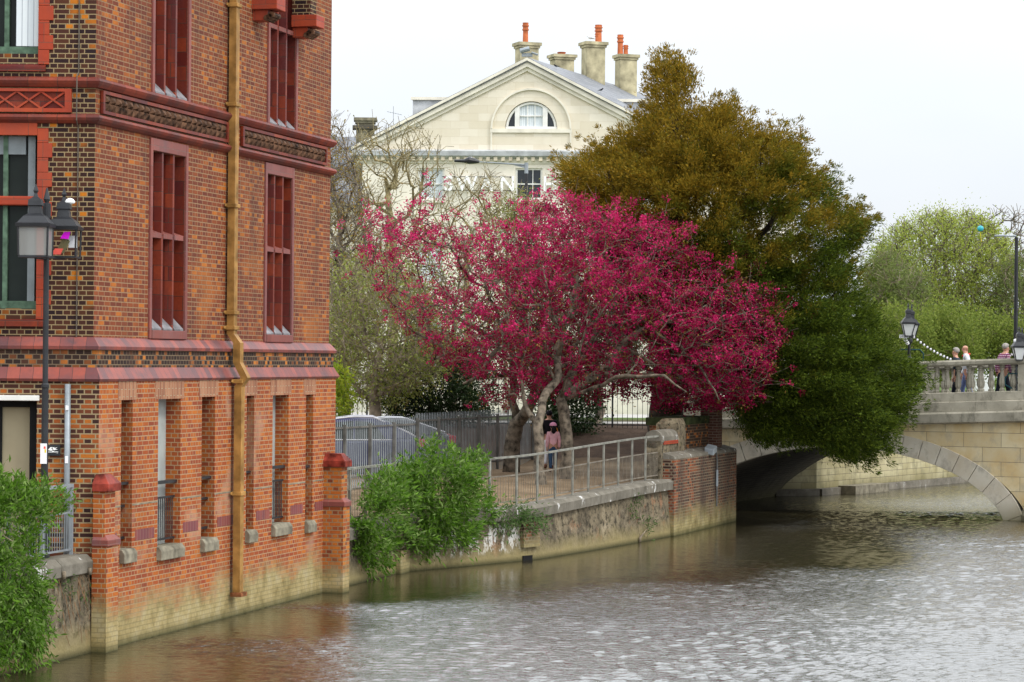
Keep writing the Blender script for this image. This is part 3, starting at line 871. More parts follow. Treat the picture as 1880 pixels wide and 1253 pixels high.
course('string_course', [(0, z1 - .05), (.05, z1 - .04), (.09, z1 + .01), (.11, z1 + .05), (.085, z1 + .09), (.03, z1 + .11), (0, z1 + .12)], M['terra_course'])
course('string_course', [(0, z2 - .06), (.04, z2 - .05), (.09, z2 - .01), (.11, z2 + .03), (.085, z2 + .07), (.03, z2 + .09), (0, z2 + .10)], M['terra_course'])
course('ledge', [(0, 4.60), (.12, 4.61), (.13, 4.66), (.02, 4.79), (0, 4.80)], M['ledge'])
course('brick_strip', [(0, 4.30), (.075, 4.30), (.075, 4.615), (0, 4.615)], M['brick_strip'])
course('ledge', [(0, 4.11), (.15, 4.12), (.18, 4.16), (.08, 4.335), (0, 4.34)], M['ledge'])
# frieze on river face: two panels of small pyramids in frames
for xa, xb in ((183, 414), (441, 596)):
    ta, tb = onwall(xa, 230)[0], onwall(xb, 290)[0]
    f0, f1 = z2 + .115, z1 - .07
    b = MB(); b.obox(RW(ta, f0, .002), W * (tb - ta), O * .02, (0, 0, f1 - f0)); fz = b.build('frieze', M['terra'], bld)
    n = max(4, int((tb - ta) / .23)); w = (tb - ta - .16) / n; p = MB()
    for i in range(n):
        for r in range(2):
            c0 = ta + .08 + w * i; zz0 = f0 + .05 + r * (f1 - f0 - .1) / 2; zz1 = zz0 + (f1 - f0 - .1) / 2
            base = [RW(c0, zz0, .022), RW(c0 + w, zz0, .022), RW(c0 + w, zz1, .022), RW(c0, zz1, .022)]
            ap = RW(c0 + w / 2, zz0 + (.25 if r else .75) * (zz1 - zz0), .085)
            p.add(base + [ap], [(0, 1, 4), (1, 2, 4), (2, 3, 4), (3, 0, 4)])
    p.build('pyramid_tiles', M['frieze'], fz)
    q = MB()
    for (c, d, e, f) in ((ta, tb, f0, f0 + .05), (ta, tb, f1 - .05, f1), (ta, ta + .07, f0 + .05, f1 - .05), (tb - .07, tb, f0 + .05, f1 - .05)):
        q.obox(RW(c, e, .002), W * (d - c), O * .06, (0, 0, f - e))
    q.build('frame', M['terra'], fz)
# lattice panel on the side face
b = MB(); lbox(b, .40, 3.2, z2 + .11, z1 - .07, .02, .0); lp = b.build('lattice_panel', M['terra'], bld)
q = MB(); lbox(q, .36, 3.2, z1 - .115, z1 - .07, .075, 0); lbox(q, .36, 3.2, z2 + .11, z2 + .17, .075, 0); lbox(q, .36, .46, z2 + .17, z1 - .115, .075, 0)
x = .46
while x < 3.1:
    for sg in (1, -1):
        a0, a1 = (x, x + .36) if sg > 0 else (x + .36, x)
        q.prism([Vector((C0.x - a0 - .025, C0.y - (.058 if sg > 0 else .054), z2 + .172)), Vector((C0.x - a0 + .025, C0.y - (.058 if sg > 0 else .054), z2 + .172)), Vector((C0.x - a1 + .025, C0.y - (.058 if sg > 0 else .054), z1 - .117)), Vector((C0.x - a1 - .025, C0.y - (.058 if sg > 0 else .054), z1 - .117))], (0, .038, 0))
    x += .37
q.build('lattice', M['terra_hot'], lp)
# corner quoin of red brick, roof slab and back walls
b = MB(); b.prism([RW(0, TOP, .35), RW(TL + .3, TOP, .35), RW(TL + .3, TOP, -9), Vector((C0.x - 9.5, C0.y + 11, TOP)), Vector((C0.x - 9.5, C0.y - .35, TOP))], (0, 0, .4)); b.build('roof', M['slate'], bld)
e0, e1 = RW(TL, -1.2, 0), RW(TL, -1.2, -9)
b = MB(); b.quad(e0, e1, e1 + Vector((0, 0, TOP + 1.2)), e0 + Vector((0, 0, TOP + 1.2)))
b.quad(RW(TL + .05, -1.2, .13), RW(TL + .05, -1.2, -.5), RW(TL + .05, 4.16, -.5), RW(TL + .05, 4.16, .13))
c1 = Vector((C0.x - 9.5, C0.y + 11, -1)); c2 = Vector((C0.x - 9.5, C0.y, -1)); H = Vector((0, 0, TOP + 1))
b.quad(e1, c1, c1 + H, e1 + H); b.quad(c1, c2, c2 + H, c1 + H); b.build('wall', M['brick_river'], bld)
# carved corbels high on the river face
for xx, yy in ((489, 14), (562, 46)):
    t, z = onwall(xx, yy, .2); b = MB()
    b.obox(RW(t - .22, z - .06, -.02), W * .46, O * .50, (0, 0, .22)); b.obox(RW(t - .15, z - .25, -.02), W * .32, O * .30, (0, 0, .187))
    co = b.build('corbel', M['terra_hot'], bld, bevel=.012)
    b = MB()
    for k in range(3): b.tube([RW(t - .17, z - .15 - .03 * k, .36 - .05 * k), RW(t + .19, z - .15 - .03 * k, .36 - .05 * k)], .055, 8)
    b.build('scroll', M['frieze'], co)
    b = MB(); b.obox(RW(t - .16, z + .162, -.02), W * .34, O * .36, (0, 0, 2.2)); b.build('buttress', M['brick_dark'], co)
# downpipe
tp = onwall(428, 300, .1)[0]
def pipe_seg(mb, a, b, w=.17, d=.13):
    (o1, z1_), (o2, z2_) = a, b
    P = [RW(tp - w / 2, z1_, o1), RW(tp + w / 2, z1_, o1), RW(tp + w / 2, z1_, o1 + d), RW(tp - w / 2, z1_, o1 + d)]
    Q = [RW(tp - w / 2, z2_, o2), RW(tp + w / 2, z2_, o2), RW(tp + w / 2, z2_, o2 + d), RW(tp - w / 2, z2_, o2 + d)]
    mb.add(P + Q, [(0, 1, 2, 3), (7, 6, 5, 4), (0, 4, 5, 1), (1, 5, 6, 2), (2, 6, 7, 3), (3, 7, 4, 0)])
b = MB(); path = [(.04, 12.9), (.04, 4.92), (.16, 4.76), (.16, 4.42), (.30, 4.16), (.19, 4.0), (.19, .42)]
for a, c in zip(path, path[1:]): pipe_seg(b, a, c)
dp = b.build('downpipe', M['pipe'], bld)
for (xx, yy) in ((430, 14), (428, 196), (427, 382), (425, 578), (424, 606), (432, 704), (428, 909)):
    z = onwall(xx, yy, .1)[1]; off = .04 if z > 4.9 else .19
    b = MB(); b.obox(RW(tp - .125, z, off - .03), W * .25, O * .19, (0, 0, .07)); b.obox(RW(tp - .2, z + .015, off - .02), W * .4, O * .02, (0, 0, .05)); b.build('collar', M['pipe'], dp, bevel=.012)
b = MB(); b.obox(RW(tp - .15, .36, .17), W * .3, O * .2, (0, 0, .07)); b.build('shoe', plain('rusty iron', (.20, .075, .03), .8, var=.4, scale=9), dp)

# brick piers at both ends of the river front
def pier(name, t0, t1, prot, ztop, zband, label, mat, back=.0):
    th = thing(name, RW(t0, 0, .13), label, 'pier')
    b = MB(); b.obox(RW(t0, -1.2, .13 - back), W * (t1 - t0), O * (prot + .05 + back), (0, 0, zband + 1.2)); b.build('base', mat, th)
    b = MB(); b.obox(RW(t0 + .03, zband, .13 - back), W * (t1 - t0 - .06), O * (prot + back), (0, 0, ztop - zband)); b.build('shaft', mat, th)
    for nm, z, g, hh in (('band', zband, .05, .20), ('cap', ztop, .05, .26)):
        b = MB(); a0 = RW(t0 - .02, z, .13 - back); o, w = O * (prot + .08 + back), W * (t1 - t0 + .04)
        s = .12
        b.obox(a0, w, o, (0, 0, hh * .45))
        p = [a0, a0 + w, a0 + w + o, a0 + o]; up = Vector((0, 0, hh * .45))
        iw, io = W * s, O * s
        q = [p[0] + iw, p[1] - iw, p[2] - iw - io, p[3] + iw - io]
        b.add([v + up for v in p] + [v + Vector((0, 0, hh)) for v in q], [(0, 1, 5, 4), (1, 2, 6, 5), (2, 3, 7, 6), (3, 0, 4, 7), (4, 5, 6, 7)])
        b.build(nm, M['cap'] if nm == 'cap' else M['terra_frame'], th, bevel=.01)
    return th
pier('brick_pier', -.22, .24, .16, 2.45, 1.62, 'red capped brick pier at the near corner of the brick building by the terrace', M['brick_lower'], back=.03)
pier('brick_pier', TL - .66, TL - .26, .36, 2.42, 1.66, 'orange brick pier with red cap at the far end of the brick building', M['brick_pier'], back=.03)

# terrace retaining wall, coping and railing near the camera
th = thing('terrace_wall', RW(-3, 0, .1), 'crumbling plant-stained retaining wall under the terrace railing at lower left', 'wall')
b = MB()
NT = 40
for i in range(NT):
    a, c = -16 + i * 15.84 / NT, -16 + (i + 1) * 15.84 / NT
    b.quad(RW(a, -1.2, .14), RW(c, -1.2, .14), RW(c, 1.22, .05), RW(a, 1.22, .05))
b.build('wall', M['riverwall'], th)
for i in range(14):
    a = -.21 - 1.15 * (i + 1)
    b = MB(); b.prism([RW(a, 1.222, -.35), RW(a, 1.222, .12), RW(a, 1.40, .13), RW(a, 1.50, .03), RW(a, 1.50, -.28)], W * 1.135); b.build('coping_stone', M['coping'], th, bevel=.015)
def railing(name, pts, ztops, zbots, label, post_step, bar_h, mat, barmat, gap=.1, midfrac=.62, bar=.007, rr=.03):
    """pts along the line (x,y); one post per point"""
    th = thing(name, (pts[0][0], pts[0][1], zbots[0]), label, 'railing')
    V = lambda i, f: Vector((pts[i][0], pts[i][1], zbots[i] + (ztops[i] - zbots[i]) * f))
    r = MB()
    for i in range(len(pts) - 1):
        a, c = V(i, 1), V(i + 1, 1); d = (c - a); l = d.length; d.normalize(); s = Vector((-d.y, d.x, 0)).normalized()
        r.obox(a - s * rr - d * .01, d * (l + .02), s * 2 * rr, (0, 0, rr * 1.7))
    r.build('top_rail', mat, th)
    for i in range(len(pts)):
        p = MB(); q = V(i, 0); d = V(min(i + 1, len(pts) - 1), 1) - V(max(0, i - 1), 1); ang = math.atan2(d.y, d.x)
        p.box((q.x, q.y, (zbots[i] - .1 + ztops[i]) / 2), (.06, .035, ztops[i] - zbots[i] + .1), ang); p.build('post', mat, th)
    for i in range(len(pts) - 1):
        p = MB(); l = (V(i + 1, 1) - V(i, 1)).length
        for f in (.08, midfrac):
            a, c = V(i, f), V(i + 1, f); d = c - a; s = Vector((-d.y, d.x, 0)).normalized()
            p.obox(a - s * .008, d, s * .016, (0, 0, .03))
        n = max(2, int(l / gap))
        for k in range(1, n):
            a = V(i, .08).lerp(V(i + 1, .08), k / n); c = V(i, midfrac).lerp(V(i + 1, midfrac), k / n); p.tube([a, c], bar, 4, False)
        p.build('bar_panel', barmat, th)
    return th
pts = [(RW(t, 0, -.15).x, RW(t, 0, -.15).y) for t in (-.42, -1.45, -2.6, -3.75, -4.9, -6.05)]
railing('terrace_railing', pts, [2.52] * 6, [1.48] * 6, 'grey steel guard railing on the terrace wall beside the bush at lower left', 1, .5, M['steel'], M['steel'], .085, .62)

# things on the side wall
t_ = thing('conduit_pipe', (C0.x - .36, C0.y - .16, 1.45), 'grey vertical service pipe up the side wall beside the black sign', 'pipe')
b = MB(); b.tube([(C0.x - .36, C0.y - .16, 1.4), (C0.x - .36, C0.y - .16, 4.08)], .045, 10); b.build('pipe', M['steel'], t_, smooth=True)
b = MB(); b.box((C0.x - .36, C0.y - .21, 2.93), (.045, .012, .11)); b.box((C0.x - .36, C0.y - .21, 3.72), (.045, .012, .07)); b.build('label', M['paper'], t_)
b = MB(); b.tube([(C0.x - .26, C0.y - .016, 4.8), (C0.x - .26, C0.y - .016, 8.0)], .011, 6); b.tube([(C0.x - .26, C0.y - .016, 8.8), (C0.x - .26, C0.y - .016, 13)], .011, 6)
b.tube([(C0.x - .26, C0.y - .016, 8.0), (C0.x - .26, C0.y - .17, 8.1), (C0.x - .26, C0.y - .17, 8.78), (C0.x - .26, C0.y - .016, 8.85)], .011, 6)
tag(b.build('lightning_cable', plain('dull cable', (.12, .10, .08), .6), origin=(C0.x - .26, C0.y, 4.8)), 'thin dull cable running up the dark brick side wall', 'cable')
sx, sz = C0.x - .585, 4.5 - (827 - 655) / 120
t_ = thing('wall_sign', (sx, C0.y - .11, sz), 'small black sign with white winged emblem on the side wall beside the lamp post', 'sign')
b = MB(); b.box((sx, C0.y - .125, sz), (.225, .03, .165)); b.build('board', M['black_iron'], t_, bevel=.005)
b = MB(); yq = C0.y - .143
def flat(pl): b.prism([Vector((sx + x * .1, yq, sz + z * .08)) for x, z in pl], (0, -.003, 0))
flat([(-.72, .05), (-.35, .62), (-.05, .62), (-.2, .35), (.05, .05), (-.2, -.1), (-.5, -.02)]); flat([(-.05, .55), (.30, .65), (.15, .40), (.75, .62), (.35, .25), (.8, .2), (.2, .0), (.05, .2)])
flat([(-.85, -.28), (-.1, -.24), (.05, -.05), (.2, -.22), (.85, -.24), (.85, -.34), (-.85, -.38)]); flat([(.6, -.5), (.8, -.5), (.8, -.55), (.6, -.55)])
b.build('emblem', M['white_letter'], t_)

# ------------------------------------------------------------------ double lantern post on the terrace
def lantern(mb_frame, mb_glass, c, w, h, taper=.72, n=4):
    """c = base centre; square lantern with hipped vented top"""
    c = Vector(c); a = w / 2; bt = a * taper
    mb_frame.lathe([(bt * 1.45, -.03), (bt * 1.45, 0)], c, 4, True)
    mb_frame.lathe([(a * 1.6, h), (a * 1.66, h + .05), (a * 1.5, h + .06), (a * 1.0, h + .16), (a * .62, h + .20), (a * .5, h + .31), (a * .66, h + .32), (a * .6, h + .40), (a * .2, h + .45), (a * .12, h + .5), (a * .22, h + .54), (.004, h + .64)], c, 4 if n == 4 else 8, True)
    cr = [(-1, -1), (1, -1), (1, 1), (-1, 1)]
    for x, y in cr: mb_frame.tube([c + Vector((x * bt, y * bt, 0)), c + Vector((x * a, y * a, h))], .016, 5)
    for i in range(4):
        (x0, y0), (x1, y1) = cr[i], cr[(i + 1) % 4]
        if mb_glass is not None: mb_glass.quad(c + Vector((x0 * bt * .98, y0 * bt * .98, .004)), c + Vector((x1 * bt * .98, y1 * bt * .98, .004)), c + Vector((x1 * a * .98, y1 * a * .98, h)), c + Vector((x0 * a * .98, y0 * a * .98, h)))
pb = onz(80, 1000, 1.42); YL = 38.9
pb = at(84, 600, YL); lx = pb.x
LP = thing('lamp_post', (lx, YL, 1.42), 'black double lantern lamp post in front of the brick side wall, one lantern broken open', 'lamp post')
b = MB(); zt = at(88, 360, YL).z
b.lathe([(.09, 0), (.09, .5), (.055, .55), (.05, 2.6), (.06, 2.62), (.06, 2.66), (.042, 2.68), (.042, zt - 1.42 - .35), (.062, zt - 1.42 - .33), (.062, zt - 1.42 - .12), (.03, zt - 1.42 - .10), (.05, zt - 1.42 - .05), (.01, zt - 1.42 + .12)], (lx, YL, 1.42), 12); b.build('post', M['black_iron'], LP, smooth=False)
for k, (px_, Y_, brk) in enumerate(((65, 38.55, 0), (117, 39.3, 1))):
    q = at(px_, 470 if not brk else 471, Y_); b = MB(); g = MB()
    lantern(b, g if not brk else None, q, .44, .42 if not brk else .39, .96)
    b.tube([(lx, YL, q.z - .03), (q.x, q.y, q.z - .03)], .02, 6)
    ln = b.build('lantern', M['black_iron'], LP)
    if not brk: g.build('pane', M['lantern_glass'], ln)
    else:
        b = MB(); b.box(q + Vector((.13, .02, .22)), (.11, .1, .18)); b.build('reflector', M['white_cloth'], ln)
        b = MB(); b.prism([q + Vector((-.02, -.2, .26)), q + Vector((.04, -.2, .36)), q + Vector((.13, -.2, .36)), q + Vector((.10, -.2, .25))], (0, .02, 0)); b.build('sticker', M['magenta'], ln)
        b = MB(); b.tube([q + Vector((-.04, -.05, .07)), q + Vector((.05, -.08, .25))], .06, 8); b.build('lamp_holder', M['olive'], ln)
        b = MB(); b.prism([q + Vector((-.16, -.18, .02)), q + Vector((-.10, -.18, .11)), q + Vector((.02, -.18, .11)), q + Vector((-.02, -.18, .02))], (0, .03, 0)); b.build('fitting', M['coral'], ln)
        b = MB(); b.lathe([(.008, -.02), (.075, 0), (.08, .02), (.05, .06), (.01, .075)], q + Vector((.09, -.02, .80)), 14); b.build('sensor_dome', M['white_letter'], ln, smooth=True)
q = at(80, 833, YL); b = MB(); b.box((lx - .005, YL - .062, q.z), (.095, .012, .30))
nt_ = b.build('paper_notice', M['paper'], origin=(lx, YL - .06, q.z)); tag(nt_, 'white paper notice fixed to the lamp post beside the black sign', 'notice')
b = MB(); b.box((lx + .012, YL - .0695, q.z + .09), (.03, .003, .035)); b.build('logo', M['coral'], nt_)
b = MB(); b.box((lx + .022, YL - .0695, q.z + .04), (.022, .003, .05)); b.build('logo', M['yellow'], nt_)
# ------------------------------------------------------------------ river wall beyond the building
LINE = [Vector((-3.45, 51.2, 0)), Vector((-2.31, 55.4, 0)), Vector((-.9, 57.2, 0)), Vector((.555, 59.2, 0)), Vector((1.75, 61.8, 0)), Vector((2.81, 64.3, 0)), Vector((4.07, 67.4, 0))]
def lp(d):
    for a, c in zip(LINE, LINE[1:]):
        l = (c - a).length
        if d <= l: return a + (c - a) * (d / l), (c - a).normalized()
        d -= l
    return LINE[-1] + (LINE[-1] - LINE[-2]).normalized() * d, (LINE[-1] - LINE[-2]).normalized()
LEN = sum((c - a).length for a, c in zip(LINE, LINE[1:]))
def ztop(d): return 1.18 + .30 * float(sm(LEN * .3, LEN, np.array(d)))
wall = thing('river_wall', (LINE[3].x, LINE[3].y, 0), 'long stained river wall with concrete coping curving below the railing and crimson tree', 'wall')
b = MB(); n = 60
for i in range(n):
    d0, d1 = LEN * i / n, LEN * (i + 1) / n
    p0, t0 = lp(d0); p1, t1 = lp(d1); o0 = Vector((t0.y, -t0.x, 0)); o1 = Vector((t1.y, -t1.x, 0))
    if i == 0: o0 = o1
    for j in range(4):
        za, zb_ = -1.2 + (ztop(d0) - .28 + 1.2) * j / 4, -1.2 + (ztop(d0) - .28 + 1.2) * (j + 1) / 4
        k = lambda z: .16 - .08 * (z + 1.2)
        za1, zb1 = -1.2 + (ztop(d1) - .28 + 1.2) * j / 4, -1.2 + (ztop(d1) - .28 + 1.2) * (j + 1) / 4
        b.quad(p0 + o0 * k(za) + Vector((0, 0, za)), p1 + o1 * k(za1) + Vector((0, 0, za1)), p1 + o1 * k(zb1) + Vector((0, 0, zb1)), p0 + o0 * k(zb_) + Vector((0, 0, zb_)))
    q0 = p0 + Vector((0, 0, ztop(d0) - .28)); q1 = p1 + Vector((0, 0, ztop(d1) - .28))
    b.quad(q0 + o0 * .08, q1 + o1 * .08, q1 - o1 * .5, q0 - o0 * .5)
b.build('wall', M['riverwall'], wall, smooth=False)
m = 17
for i in range(m):
    d0, d1 = LEN * i / m + .006, LEN * (i + 1) / m - .006
    b = MB(); sub = 3
    for k in range(sub):
        a0, a1 = d0 + (d1 - d0) * k / sub, d0 + (d1 - d0) * (k + 1) / sub
        p0, t0 = lp(a0); p1, t1 = lp(a1); o0 = Vector((t0.y, -t0.x, 0)); o1 = Vector((t1.y, -t1.x, 0))
        prof = [(-.42, -.275), (.11, -.275), (.13, -.07), (.03, .0), (-.42, .0)]
        P = [p0 + o0 * x + Vector((0, 0, ztop(a0) + z)) for x, z in prof]; Q = [p1 + o1 * x + Vector((0, 0, ztop(a1) + z)) for x, z in prof]
        nn = len(prof); b.add(P + Q, [(j, (j + 1) % nn, nn + (j + 1) % nn, nn + j)[::-1] for j in range(nn)] + ([tuple(range(nn))] if k == 0 else []) + ([tuple(range(2 * nn - 1, nn - 1, -1))] if k == sub - 1 else []))
    b.build('coping_stone', M['coping'], wall)
p, t = lp(4.35); o = Vector((t.y, -t.x, 0))
b = MB(); b.obox(p - t * .55 - o * .1 + Vector((0, 0, -1.2)), t * .62, o * .28, (0, 0, 1.68)); b.build('buttress', M['brick_old'], wall, bevel=.03)
p, t = lp(LEN * .485); o = Vector((t.y, -t.x, 0))
b = MB(); b.obox(p - t * .2 - o * .1 + Vector((0, 0, -.35)), t * .36, o * .185, (0, 0, .46)); b.build('outfall', M['black_gap'], wall)
b = MB(); b.obox(p - t * .25 - o * .1 + Vector((0, 0, .30)), t * .62, o * .235, (0, 0, .56)); b.build('brick_patch', M['brick_old'], wall)

nP = 17; pts = []; zt_ = []; zb_ = []
for i in range(nP + 1):
    d = .55 + (LEN - .75) * i / nP; p, t = lp(d); o = Vector((t.y, -t.x, 0)); q = p - o * .22; pts.append((q.x, q.y)); zt_.append(ztop(d) + 1.08); zb_.append(ztop(d))
railing('riverside_railing', pts, zt_, zb_, 'long weathered guard railing on the river wall under the crimson tree', 1, .5, M['rail_paint'], M['rail_bar'], .10, .62, .008, .026)

# brick end block of the wall, with upper walls, gate pillar, floodlight
E0, E1 = Vector((4.07, 67.4, 0)), Vector((6.25, 74.1, 0)); ed = (E1 - E0).normalized(); eo = Vector((ed.y, -ed.x, 0)); el = (E1 - E0).length
blk = thing('brick_abutment', (5.2, 70.7, 0), 'stepped old brick abutment block at the end of the river wall, before the bridge arch', 'wall')
b = MB(); b.obox(E0 - eo * .6 + Vector((0, 0, -1.2)), ed * el, eo * .74, (0, 0, 1.2 + 1.98)); b.build('wall', M['brick_old'], blk)
b = MB(); b.prism([E0 - eo * .6 + Vector((0, 0, 1.983)), E0 + eo * .15 + Vector((0, 0, 1.983)), E0 + eo * .12 + Vector((0, 0, 2.06)), E0 - eo * .2 + Vector((0, 0, 2.16)), E0 - eo * .6 + Vector((0, 0, 2.16))], ed * el); b.build('coping', M['coping'], blk)
def ep(d, off, z): return E0 + ed * d + eo * off + Vector((0, 0, z))
b = MB(); b.obox(ep(-.25, -.58, 1.3), ed * 1.7, eo * .42, (0, 0, 1.16)); w2 = b.build('upper_wall', M['riverwall'], blk)
b = MB(); b.obox(ep(-.02, -.155, 2.36), ed * 1.45, eo * .03, (0, 0, .09)); b.build('tile_course', M['terra_hot'], w2)
b = MB()
for k in range(9): b.tube([ep(-.25 + k * .19, -.36, 2.50), ep(-.25 + k * .19 + .183, -.36, 2.50)], .24, 12)
b.build('coping', M['coping'], w2)
b = MB(); b.obox(ep(1.5, -.75, 1.3), ed * .8, eo * .6, (0, 0, 1.55)); b.prism([ep(1.5, -.75, 2.853), ep(1.5, -.15, 2.853), ep(1.6, -.25, 3.0), ep(1.6, -.6, 3.0)], ed * .78); b.build('stepped_pier', M['riverwall'], blk)
b = MB(); b.obox(ep(2.32, -1.15, 1.3), ed * 3.5, eo * .75, (0, 0, 1.5)); b.build('upper_wall', M['brick_strip'], blk)
b = MB(); b.obox(ep(2.30, -1.25, 2.803), ed * 3.5, eo * .9, (0, 0, .2)); b.build('coping', plain('mossy coping', (.045, .055, .022), .95, var=.5), blk)
gp = thing('gate_pillar', ep(6.0, -.55, 2.1), 'dark brown square gate pillar with rounded top rising behind the brick abutment', 'pillar')
b = MB(); b.obox(ep(5.85, -.62, 2.0), ed * .5, eo * .5, (0, 0, 1.32)); b.build('shaft', blocks('brown pillar brick', (.10, .045, .03), (.16, .07, .045), (.2, .16, .12), .23, .075, .008, .8), gp)
b = MB(); c = ep(6.1, -.37, 3.323); b.lathe([(.36, 0), (.36, .06), (.30, .16), (.18, .25), (.02, .29)], c, 12); b.build('cap', M['terra_frame'], gp)
fl = thing('floodlight', ep(4.2, .16, 2.0), 'small grey floodlight with conduit on the brick abutment face', 'light')
b = MB(); b.obox(ep(3.7, .02, 2.02), ed * .42 + Vector((0, 0, .1)), eo * .26 + Vector((0, 0, -.06)), (0, 0, .16)); b.build('lamp', M['steel'], fl, bevel=.02)
b = MB(); b.tube([ep(4.1, .14, 2.08), ep(4.45, .18, 2.02), ep(4.5, .19, 1.8), ep(4.5, .19, .55)], .022, 6); b.build('conduit', M['steel_dark2'], fl)
b = MB(); b.tube([ep(4.5, .19, 1.55), ep(4.5, .19, 1.1)], .034, 6); b.build('sleeve', M['steel'], fl)

# ------------------------------------------------------------------ fences and cars
def palisade(name, a, c, zb, zt, npost, label, seed=0):
    th = thing(name, (a.x, a.y, zb), label, 'fence')
    d = c - a; l = d.length; d = d.normalized(); s = Vector((-d.y, d.x, 0)); ang = math.atan2(d.y, d.x)
    if s.y < 0: s = -s
    for i in range(npost + 1):
        q = a + d * (l * i / npost) + s * .06; p = MB(); q = q - s * .14; p.box((q.x, q.y, (zb + zt - .12) / 2), (.045, .08, zt - zb - .12), ang); p.build('post', plain('rusty post', (.15, .11, .08), .8, 0, .4, 5) if i == 1 and not seed else M['steel_dark'], th)
    for zz in (zb + .3, zt - .22):
        p = MB(); p.obox(a - s * .06 + Vector((0, 0, zz)), d * l, s * .035, (0, 0, .045)); p.build('rail', M['steel_dark'], th)
    for i in range(npost):
        p = MB(); n = max(3, int(l / npost / .115))
        for k in range(n):
            q = a + d * (l * (i + (k + .5) / n) / npost) - s * .015
            w = .025
            p.prism([q - d * w + Vector((0, 0, zb + .05)), q + d * w + Vector((0, 0, zb + .05)), q + d * w + Vector((0, 0, zt - .08)), q + d * .008 + Vector((0, 0, zt)), q - d * .008 + Vector((0, 0, zt)), q - d * w + Vector((0, 0, zt - .08))], -s * .006)
        p.build('pale_panel', M['steel_fence'], th)
    return th
M['steel_fence'] = plain('grey green palisade steel', (.27, .30, .31), .5, .1, .15, 3)
M['steel_dark'] = plain('dark palisade post', (.16, .155, .14), .6, .1, .25, 3)
fa, fb_, fc = Vector((-5.2, 60.6, 0)), Vector((-2.52, 68, 0)), Vector((.56, 77, 0))
palisade('palisade_fence', fa, fb_, 1.28, 3.02, 5, 'lower grey palisade fence with a rusty post in front of the blue car')
palisade('palisade_fence', fb_, fc, 1.32, 3.10, 6, 'taller grey palisade fence running back to the crimson tree trunks', 1)

def car(name, loc, rz, label, paint, L=4.3, Wd=1.78, H=1.55, hatch=.55):
    th = thing(name, loc, label, 'car'); th.rotation_euler.z = rz
    ORG[th.name] = (0, 0, 0)   # parts in local space
    prof = [(-L / 2, .42), (-L / 2 + .05, .72), (-L / 2 + 1.1, .90), (L / 2 - .25, 1.0), (L / 2 - .02, .92), (L / 2, .45), (L / 2 - .12, .25), (-L / 2 + .1, .25)]
    b = MB(); b.prism([(x, -Wd / 2, z) for x, z in prof], (0, Wd, 0)); body = b.build('body', paint, th, bevel=.07)
    gp_ = [(-L / 2 + 1.0, .9), (-L / 2 + 1.75, H - .07), (-L / 2 + 2.2, H), (L / 2 - hatch - .55, H - .02), (L / 2 - hatch - .2, H - .1), (L / 2 - .16, .98)]
    b = MB(); k = len(gp_); ins = lambda z: .04 + .17 * (z - .9) / (H - .9)
    A = [(x, -Wd / 2 + ins(z), z) for x, z in gp_]; B = [(x, Wd / 2 - ins(z), z) for x, z in gp_]
    b.add(A + B, [tuple(range(k)), tuple(range(2 * k - 1, k - 1, -1))] + [((i + 1) % k, i, k + i, k + (i + 1) % k) for i in range(k)]); b.build('roof', paint, th, bevel=.05)
    for sgn in (-1, 1):
        b = MB(); zf = lambda z: sgn * (Wd / 2 - ins(z) + .006)
        for pl in ([(-L / 2 + 1.3, .97), (-L / 2 + 1.85, H - .14), (-L / 2 + 2.35, H - .09), (-L / 2 + 2.35, .97)], [(-L / 2 + 2.42, .97), (-L / 2 + 2.42, H - .09), (L / 2 - hatch - .62, H - .12), (L / 2 - hatch - .25, .98)]):
            b.prism([(x, zf(z), z) for x, z in pl], (0, sgn * .008, 0))
        b.build('window', M['glass_dark'], th)
        b = MB(); b.tube([(-L / 2 + 1.25, sgn * (Wd / 2 - .035), .955), (L / 2 - hatch - .1, sgn * (Wd / 2 - .035), .965)], .016, 6); b.tube([(-L / 2 + 1.9, sgn * (Wd / 2 - ins(H) - .02), H - .03), (-L / 2 + 2.4, sgn * (Wd / 2 - ins(H) - .02), H + .03), (L / 2 - hatch - .6, sgn * (Wd / 2 - ins(H) - .02), H + .02), (L / 2 - .3, sgn * (Wd / 2 - .13), 1.08)], .02, 6); b.build('trim', M['chrome'], th)
        for x in (-L / 2 + .85, L / 2 - .8):
            b = MB(); b.tube([(x, sgn * (Wd / 2 - .2), .33), (x, sgn * (Wd / 2 + .01), .33)], .33, 18); wh = b.build('wheel', M['tyre'], th)
            b = MB(); b.tube([(x, sgn * (Wd / 2 + .012), .33), (x, sgn * (Wd / 2 + .02), .33)], .2, 14); b.build('rim', M['silver_car'], wh)
        b = MB(); b.box((L / 2 - .10, sgn * (Wd / 2 - .12), .88), (.2, .26, .2)); b.build('tail_lamp', M['tail_red'], th, bevel=.02)
    b = MB(); b.prism([(L / 2 - .12, -Wd / 2 + .28, 1.03), (L / 2 - .12, Wd / 2 - .28, 1.03), (L / 2 - hatch - .16, Wd / 2 - .3, H - .12), (L / 2 - hatch - .16, -Wd / 2 + .3, H - .12)], (.03, 0, .02)); b.build('rear_window', M['glass_dark'], th)
    return th
car('parked_car', (-4.5, 70.7, 1.38), math.radians(4), 'blue violet hatchback parked behind the palisade fence, left of the other car', M['purple_car'], H=1.55, hatch=.8)
car('parked_car', (-3.78, 73.6, 1.40), math.radians(7), 'silver grey car with red tail lamp parked behind the taller palisade fence', M['silver_car'], H=1.44, hatch=.8)

